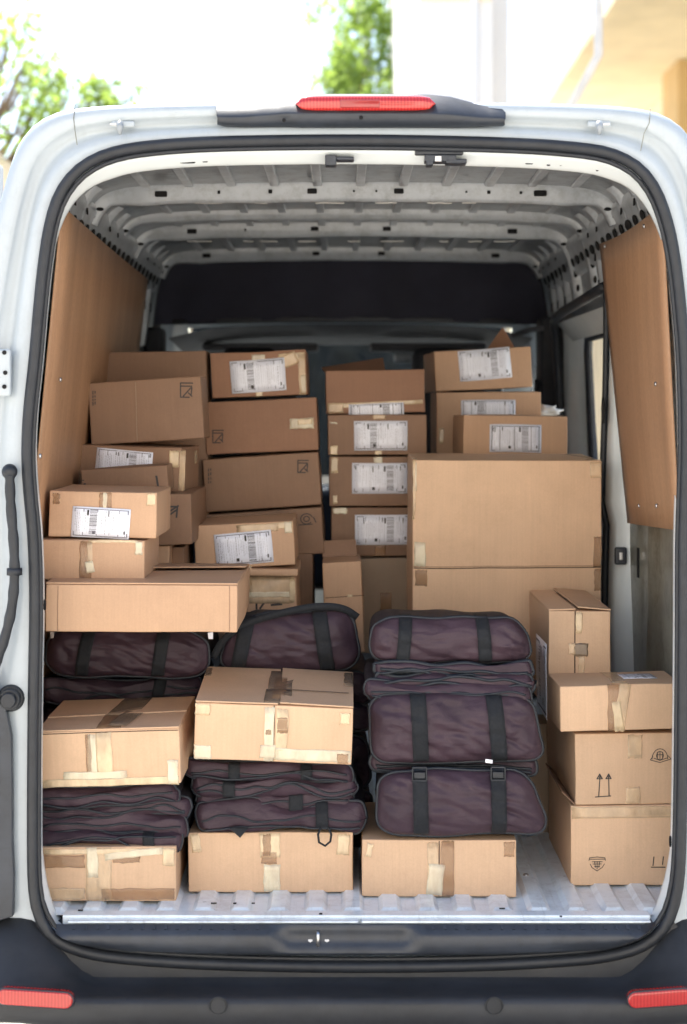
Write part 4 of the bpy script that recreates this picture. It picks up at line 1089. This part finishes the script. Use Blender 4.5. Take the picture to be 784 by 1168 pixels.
# ---- bumper
bm = bmesh.new(); rows = []
N = 80
for i in range(N + 1):
    u = -1 + 2 * i / N; X = u * 1.03; a = abs(X)
    cor = max(0, min(1, (a - .63) / .19)); cor = cor * cor * (3 - 2 * cor)          # rises beside the aperture
    wrap = max(0, (a - .84) / .19); fwd = wrap ** 2 * .16
    zt = -1.392 + .140 * cor
    yin = .0 + .0 * cor
    row = [(-.001 + fwd, zt + .012 * (1 - cor)), (-.006 + fwd, zt), (-.07 - .0 + fwd, zt - .008 - .05 * cor), (-.125 + fwd, -1.394 + .018 * cor), (-.148 + fwd, -1.394 + .014 * cor), (-.160 + fwd, -1.398 + .010 * cor), (-.166 + fwd, -1.408 + .006 * cor), (-.168 + fwd, -1.43), (-.163 + fwd, -1.452 + .008 * cor), (-.145 + fwd, -1.478 + .022 * cor), (-.10 + fwd, -1.50 + .03 * cor), (-.02 + fwd, -1.50 + .02 * cor)]
    rows.append([Vector((VX + X, y, CZ + z)) for y, z in row])
loft(bm, rows); bump_ = vobj('rear_bumper', bm, 'bumper_plastic')
for sgn, xs_ in ((-1, (-4, 83)), (1, (717, 790))):
    bm = bmesh.new(); Y = -.178; a = P(xs_[0], 1129 if sgn < 0 else 1132, Y); c = P(xs_[1], 1152 if sgn < 0 else 1150, Y)
    pts = []; r_ = .0215; n = 8; hh = .0185
    x0, x1 = (a.x, c.x)
    zc0, zc1 = (P(0, 1138, Y).z, P(0, 1142.5, Y).z) if sgn < 0 else (P(0, 1142, Y).z, P(0, 1138, Y).z)
    for k in range(n + 1): t = R(-90 + 180 * k / n); pts.append(Vector((x1 - hh + hh * math.cos(t), Y, zc1 + hh * math.sin(t))))
    for k in range(n + 1): t = R(90 + 180 * k / n); pts.append(Vector((x0 + hh + hh * math.cos(t), Y, zc0 + hh * math.sin(t))))
    prism(bm, pts, (0, .03, 0)); o = vobj('reflector', bm, 'red_lens', smooth=True, bevel=.004); o.parent = bump_
    bm = bmesh.new(); tube(bm, [p + Vector((0, .006, 0)) for p in pts], .003, 6, closed=True); o2 = vobj('reflector_rim', bm, 'black_plastic'); o2.parent = bump_
for px in (249, 564):
    bm = bmesh.new(); q = P(px, 1148, -.171)
    tube(bm, [Vector((q.x + .021 * math.cos(t), -.169, q.z + .020 * math.sin(t))) for t in [2 * math.pi * k / 24 for k in range(24)]], .0018, 6, closed=True)
    bmesh.ops.create_cone(bm, cap_ends=True, segments=24, radius1=.0195, radius2=.018, depth=.004, matrix=Matrix.Translation((q.x, -.168, q.z)) @ Matrix.Rotation(R(90), 4, 'X'))
    o = vobj('parking_sensor', bm, 'bumper_plastic', smooth=False); o.parent = bump_
# ---- high brake light in its black housing
bm = bmesh.new()
up = [(247, 119), (252, 119), (275, 118), (300, 113), (325, 108), (345, 107), (490, 107), (515, 110), (545, 118), (560, 121), (573, 122), (577, 126)]
dn = [(248, 141), (255, 143), (275, 144), (300, 144), (325, 144), (345, 145), (490, 145), (515, 145), (545, 144), (560, 143), (573, 143), (576, 142)]
rows = []
for (ux, uy), (dx, dy) in zip(up, dn):
    mid_ = uy + (dy - uy) * .55; k = 1.0 if 300 < ux < 530 else .5
    a = P(ux, uy, .03); t = P(ux, uy + 1, -.010); m1 = P(ux, mid_, -.018 - .028 * k); m2 = P(dx, mid_ + 3, -.020 - .03 * k); b1 = P(dx, dy, -.014); b2 = P(dx, dy + 1, .0)
    rows.append([a, t, m1, m2, b1, b2])
loft(bm, rows); bl = vobj('brake_light_housing', bm, 'black_plastic')
bm = bmesh.new(); rows = []
for i in range(25):
    t = i / 24; px = 337 + 160 * t; e = (1 - abs(2 * t - 1) ** 10) ** .5 if 0 < t < 1 else .02
    rows.append([P(px, 118 + dy * e, -.045 - .016 * e * q + (0 if q else .02)) for dy, q in ((-9.5, 0), (-8.5, .7), (-4, 1), (3, 1), (7.5, .7), (8.5, 0))])
loft(bm, rows); lens_ = vobj('brake_light_lens', bm, 'red_lens'); lens_.parent = bl
bm = bmesh.new(); a_, c_ = P(388, 122.5, -.0625), P(434, 113, -.0625); box(bm, (a_.x, -.0625, a_.z), (c_.x, -.055, c_.z)); o = vobj('lens_insert', bm, 'red_deep', bevel=.003); o.parent = lens_
bm = bmesh.new()
for px, py in ((324, 137), (412, 134)):
    q = P(px, py, -.050); bmesh.ops.create_uvsphere(bm, u_segments=10, v_segments=6, radius=.005, matrix=Matrix.Translation(q))
vsplit('housing_screw', bm, 'hole_black', bl)
# door stay brackets on the header
for px, s_ in ((138, -1), (683, 1)):
    bm = bmesh.new(); q = P(px, 146, -.02)
    box(bm, (q.x - .025, -.012, q.z + .004), (q.x + .032, -.004, q.z + .020)); br = vobj('door_bracket', bm, 'van_white', bevel=.004)
    bm = bmesh.new(); tube(bm, [(q.x, -.03, q.z + .014), (q.x, -.034, q.z), (q.x, -.033, q.z - .018)], [.008, .0085, .003], 8); o = vobj('bracket_pin', bm, 'van_white_shaded'); o.parent = br
    bm = bmesh.new(); box(bm, (q.x + s_ * .020 - .008, -.0145, q.z + .008), (q.x + s_ * .020 + .008, -.0115, q.z + .014)); o = vobj('bracket_bolt', bm, 'steel', bevel=.001); o.parent = br
# panel joints at the roof corners
for pts in (((86, 119), (84, 135), (86, 152), (88, 165)), ((742, 124), (741, 140), (735, 152), (731, 172))):
    bm = bmesh.new(); tube(bm, [P(x, y, -.0135) for x, y in pts], .0012, 5); vobj('panel_joint', bm, 'recess_grey')
# latches inside the header
bm = bmesh.new()
for a in ((473, 528, 171, 178), (484, 520, 178, 186), (486, 494, 184, 190), (508, 532, 183, 188)):
    p, q = P(a[0], a[2], .03), P(a[1], a[3], .03); box(bm, (p.x, .0, q.z), (q.x, .05, p.z))
lt = vobj('header_latch', bm, 'black_plastic', bevel=.003)
bm = bmesh.new(); p = P(500, 181, .0); box(bm, (p.x - .008, -.004, p.z - .007), (p.x + .008, .0, p.z + .007)); o = vobj('latch_core', bm, 'steel', bevel=.001); o.parent = lt
bm = bmesh.new()
for a in ((371, 384, 178, 190), (384, 404, 180, 184)):
    p, q = P(a[0], a[2], .03), P(a[1], a[3], .03); box(bm, (p.x, .005, q.z), (q.x, .05, p.z))
vobj('header_catch', bm, 'black_plastic', bevel=.003)
# left side: door hinge, cable conduit, rubber stop, dark lower door edge
bm = bmesh.new(); a, c = P(-6, 398, -.02), P(13, 452, -.02); box(bm, (a.x, -.03, c.z), (c.x, -.008, a.z)); hg = vobj('door_hinge', bm, 'van_white', bevel=.006)
bm = bmesh.new()
for px, py in ((5, 402), (6, 425), (5, 441)):
    q = P(px, py, -.03); bmesh.ops.create_cone(bm, cap_ends=True, segments=8, radius1=.006, radius2=.005, depth=.005, matrix=Matrix.Translation((q.x, -.032, q.z)) @ Matrix.Rotation(R(90), 4, 'X'))
vsplit('hinge_bolt', bm, 'hole_black', hg, smooth=False)
bm = bmesh.new(); pts = chaikin([P(x, y, -.035) for x, y in ((11, 541), (12, 575), (16, 620), (17, 660), (13, 700), (2, 740), (-12, 775), (-22, 800))], False, 2)
tube(bm, pts, [.0125 + .0012 * math.sin(i * 2.2) for i in range(len(pts))], 12)
cd = vobj('cable_conduit', bm, 'black_rubber')
bm = bmesh.new(); bmesh.ops.create_uvsphere(bm, u_segments=16, v_segments=10, radius=.0195, matrix=Matrix.Translation(P(11, 538, -.03))); tube(bm, [P(16.5, 648, -.035), P(16.5, 656, -.035)], .019, 12)
o = vobj('conduit_grommet', bm, 'black_rubber'); o.parent = cd
bm = bmesh.new(); q = P(13, 796, 0)
for (r0, y0, y1) in ((.034, -.014, 0), (.028, -.03, -.014), (.02, -.045, -.03)):
    bmesh.ops.create_cone(bm, cap_ends=True, segments=24, radius1=r0, radius2=r0 * .92, depth=y1 - y0, matrix=Matrix.Translation((q.x, (y0 + y1) / 2, q.z)) @ Matrix.Rotation(R(90), 4, 'X'))
box(bm, (q.x - .08, -.03, q.z - .014), (q.x, -.008, q.z + .014))
vobj('rubber_stop', bm, 'black_rubber', bevel=.003)
bm = bmesh.new(); pts = [P(x, y, -.03) for x, y in ((-30, 770), (4, 796), (8, 815), (13, 840), (14, 900), (14, 960), (16, 1000), (15, 1046), (-30, 1060))]
prism(bm, pts, (0, .022, 0)); vobj('lower_corner_trim', bm, 'black_plastic', bevel=.004)
# rear doors folded back along the sides
for sgn in (-1, 1):
    bm = bmesh.new(); x0 = VX + sgn * 1.045; x1 = VX + sgn * 1.095
    rows = []
    for j in range(16):
        z = -1.2 + j / 15 * 1.92; xo = 0
        rows.append([Vector((x0 + xo, .06, CZ + z)), Vector((x0 + xo, .86, CZ + z)), Vector((x1 + xo, .86, CZ + z)), Vector((x1 + xo, .06, CZ + z))])
    V = loft(bm, rows, closed=True); bm.faces.new(V[0]); bm.faces.new(V[-1]); dr = vobj('rear_door', bm, 'van_white', bevel=.01)
    bm = bmesh.new(); box(bm, (x1 - .002 if sgn > 0 else x1 - .012, .5, CZ - .62), (x1 + .012 if sgn > 0 else x1 + .002, .72, CZ - .5)); o = vobj('door_handle', bm, 'black_plastic', bevel=.003); o.parent = dr
# wheels
for sgn in (-1, 1):
    for Y in (1.15, 4.75):
        X = VX + sgn * .86
        bm = bmesh.new()
        prof_ = [(.20, -.10), (.33, -.115), (.345, -.09), (.348, 0), (.345, .09), (.33, .115), (.20, .10)]
        rows = [[Vector((X + w, Y + r_ * math.cos(a), .348 + r_ * math.sin(a))) for r_, w in prof_] for a in [2 * math.pi * k / 36 for k in range(37)]]
        loft(bm, rows); wh = vobj('wheel', bm, 'tyre_rubber')
        bm = bmesh.new(); bmesh.ops.create_cone(bm, cap_ends=True, segments=32, radius1=.205, radius2=.19, depth=.15, matrix=Matrix.Translation((X, Y, .348)) @ Matrix.Rotation(R(90), 4, 'Y')); o = vobj('rim', bm, 'steel', bevel=.004); o.parent = wh
        bm = bmesh.new(); pts = [Vector((VX + sgn * 1.0, Y + .42 * math.cos(R(a)), .38 + .40 * math.sin(R(a)))) for a in range(0, 181, 12)]
        tube(bm, pts, .025, 8); vobj('wheel_arch', bm, 'black_plastic')

# ------------------------------------------------------------------ surroundings
bm = bmesh.new(); bmesh.ops.create_grid(bm, x_segments=4, y_segments=4, size=400); g = obj('ground', bm, 'ground_concrete', smooth=False); tag(g, kind='structure')
def building(name, label, parts, cat='building'):
    r_ = empty(name, parts[0][1]); tag(r_, label, cat)
    for (n, lo, hi, mat) in parts:
        bm = bmesh.new(); box(bm, [a - b_ for a, b_ in zip(lo, r_.location)], [a - b_ for a, b_ in zip(hi, r_.location)]); obj(n, bm, mat, r_, smooth=False, bevel=.02)
    return r_
wb = building('white_building', 'tall plain white building rising behind the van roof', [('wall', (.80, 14, 0), (1.62, 26, 11), 'plaster_white'), ('wall', (1.62, 14.6, 0), (1.86, 26, 11), 'plaster_white'), ('roof', (.75, 13.9, 11), (2.0, 26.2, 11.3), 'plaster_white'), ('cornice', (.80, 13.93, 6.3), (1.60, 14, 6.42), 'plaster_cream')])
bm = bmesh.new(); L0 = wb.location
for x in (1.42,): tube(bm, [Vector((x, 13.96, 0)) - L0, Vector((x, 13.96, 8.1)) - L0], .035, 8)
obj('drain_pipe', bm, 'plaster_white', wb)
yb = building('yellow_building', 'cream and ochre building with a deep overhanging eave at the right', [('wall', (6.1, 8.5, 0), (11, 42, 7.8), 'plaster_cream'), ('eave', (3.97, 8.3, 7.8), (11.3, 42.5, 8.05), 'plaster_yellow'), ('roof', (5.0, 8.5, 8.05), (11, 42, 8.6), 'plaster_white'), ('column', (5.72, 24.0, 0), (6.1, 25.4, 7.8), 'plaster_ochre'), ('window', (6.08, 11, 2.6), (6.11, 12.5, 4.2), 'cab_dark'), ('window', (6.08, 15, 2.6), (6.11, 16.5, 4.2), 'cab_dark')])
bm = bmesh.new(); L0 = yb.location
pp = P(683, 62, 7.2)
tube(bm, [Vector((pp.x, pp.y, 7.6)) - L0, Vector((pp.x, pp.y, pp.z)) - L0, Vector((pp.x - .12, pp.y + .2, pp.z - .25)) - L0, Vector((pp.x - .5, pp.y + 2.5, pp.z - 1.0)) - L0], .03, 8)
obj('rain_pipe', bm, 'pipe_grey', yb)
building('orange_house', 'low orange house with a pale roof edge behind the van at the left', [('wall', (-14, 13, 0), (-3.95, 22, 4.15), 'plaster_orange'), ('roof', (-14.3, 12.6, 4.15), (-3.6, 22.4, 4.45), 'plaster_cream')])
building('street_wall', 'long low pale wall across the far end of the lot', [('wall', (-30, 30, 0), (30, 30.3, 2.2), 'plaster_cream'), ('coping', (-30, 29.95, 2.2), (30, 30.35, 2.3), 'plaster_white')], 'wall')
building('bounce_facade', 'pale building added out of view to bounce sunlight into the open van', [('wall', (-26, -22, 0), (26, -13, 9), 'plaster_pale'), ('roof', (-26.5, -22.5, 9), (26.5, -12.7, 9.3), 'plaster_white')] + [('window', (x, -13.05, z), (x + 1.3, -12.96, z + 1.5), 'cab_dark') for x in range(-18, 19, 6) for z in (1.2, 4.8)])  # unseen building, added to throw sunlit fill into the hold
def tree(label, base, trunk_top, clumps, n, leaf, seed):
    rnd = random.Random(seed); base = Vector(base)
    r_ = empty('leafy_tree', base); tag(r_, label, 'tree', 'trees behind the van')
    bm = bmesh.new(); tt = Vector(trunk_top) - base
    tube(bm, chaikin([Vector((0, 0, 0)), tt * .4 + Vector((.2, 0, 0)), tt * .75 - Vector((.1, .1, 0)), tt], False, 1), [.24, .22, .2, .19, .17, .15, .12, .1], 10)
    for c, rad in clumps:
        c = Vector(c) - base; m_ = tt * rnd.uniform(.55, .95)
        mid__ = m_.lerp(c, .5) + Vector((0, 0, rnd.uniform(-.3, .3)))
        tube(bm, [m_, mid__, c], [.07, .045, .015], 6)
        for q in range(4):
            e = c + Vector([rnd.uniform(-1, 1) * rad for _ in range(3)]); tube(bm, [mid__.lerp(c, .6), (mid__ + e) / 2, e], [.025, .016, .006], 5)
    obj('trunk', bm, 'bark', r_)
    bm = bmesh.new(); tot = sum(r__ ** 2 for _, r__ in clumps)
    for c, rad in clumps:
        c = Vector(c) - base
        subs = [c + Vector([rnd.gauss(0, .5) * rad for _ in range(3)]) for _ in range(7)]
        for _ in range(int(n * rad ** 2 / tot)):
            s_ = rnd.choice(subs); p = s_ + Vector([rnd.gauss(0, .24) * rad for _ in range(3)])
            a = Vector([rnd.uniform(-1, 1) for _ in range(3)]).normalized(); b_ = a.orthogonal().normalized(); b_.rotate(Matrix.Rotation(rnd.uniform(0, 6.28), 3, a))
            c_ = a.cross(b_); L = leaf * rnd.uniform(.6, 1.3)
            bm.faces.new([bm.verts.new(q) for q in (p - b_ * L, p + c_ * L * .4, p + b_ * L, p - c_ * L * .4)])
    obj('crown', bm, 'foliage', r_, smooth=False, recalc=False)
Yt = 13
tree('tree with sparse branches reaching over the left roof corner', (-5.2, 15, 0), (-4.6, 15, 4.8), [(P(8, 50, 11), .38), (P(30, 68, 11), .25), (P(60, 92, Yt), .3), (P(72, 118, Yt), .42), (P(98, 108, Yt), .36), (P(120, 108, Yt), .32), (P(150, 112, Yt), .25), (P(35, 130, Yt), .5), (P(-80, 60, Yt), .7), (P(-80, 130, Yt), .8)], 2300, .06, 4)
tree('slim tall tree between the white sky and the white building', (.1, 27, 0), (.15, 27, 6.5), [(P(400, 105, 24), .75), (P(408, 60, 24), .7), (P(425, 20, 24), .7), (P(380, 100, 24), .55), (P(432, 88, 24), .6), (P(420, -25, 24), .6), (P(402, 150, 24), 1.0), (P(392, 85, 24), .4)], 2600, .10, 8)

rnd = random.Random(9)
hd = empty('blocking_hedge', (0, 10.5, 0)); tag(hd, 'dark hedge added to block bright daylight behind the windshield', 'hedge')  # hedge added ahead of the van to darken the windshield view
bm = bmesh.new(); bmesh.ops.create_grid(bm, x_segments=60, y_segments=24, size=1)
for v in bm.verts:
    v.co = Vector((v.co.x * 1.35, noise.noise(v.co * 9) * .25 - .5 * (1 - v.co.y ** 8), 1.6 + v.co.y * 1.6))
loft(bm, [[Vector((x, .6, z)) for x in (-1.3, 1.3)] for z in (0, 3.2)])
obj('hedge_body', bm, 'foliage_dark', hd)
# ------------------------------------------------------------------ light, sky, camera
SUN_EL, SUN_AZ = 58, -24     # sun ahead of the van, a little to the left
w = bpy.data.worlds.new('World'); scene.world = w; w.use_nodes = True
nt = w.node_tree; bg = nt.nodes['Background']; sky = nt.nodes.new('ShaderNodeTexSky')
sky.sky_type = 'NISHITA'; sky.sun_disc = False; sky.sun_elevation = R(SUN_EL); sky.sun_rotation = R(SUN_AZ)
sky.air_density = 1.0; sky.dust_density = 1.4; sky.ozone_density = 1.0
nt.links.new(sky.outputs[0], bg.inputs[0]); bg.inputs[1].default_value = .12
sd = bpy.data.lights.new('sun', 'SUN'); sd.energy = 5; sd.angle = R(.53); sd.color = (1, .95, .86)
so_ = bpy.data.objects.new('sun', sd); col.objects.link(so_)
az = R(SUN_AZ); dirv = Vector((math.sin(az) * math.cos(R(SUN_EL)), math.cos(az) * math.cos(R(SUN_EL)), math.sin(R(SUN_EL))))
so_.rotation_euler = dirv.to_track_quat('Z', 'Y').to_euler(); so_.location = (0, 0, 20)
cam = bpy.data.cameras.new('camera'); co = bpy.data.objects.new('camera', cam); col.objects.link(co); scene.camera = co
co.location = (CAMX, -DC, CZ); co.rotation_euler = (R(90), 0, 0)
cam.sensor_fit = 'HORIZONTAL'; cam.sensor_width = 36; cam.lens = F / 784 * 36; cam.shift_y = -(584 - HY) / 784
cam.clip_start = .1; cam.clip_end = 2000
cam.dof.use_dof = True; cam.dof.focus_distance = DC + .35; cam.dof.aperture_fstop = 3.8
vs_ = scene.view_settings; vs_.view_transform = 'Standard'; vs_.look = 'None'; vs_.gamma = 1; vs_.exposure = 1.62
scene.render.engine = 'CYCLES'
scene.cycles.max_bounces = 10; scene.cycles.diffuse_bounces = 6; scene.cycles.transparent_max_bounces = 12
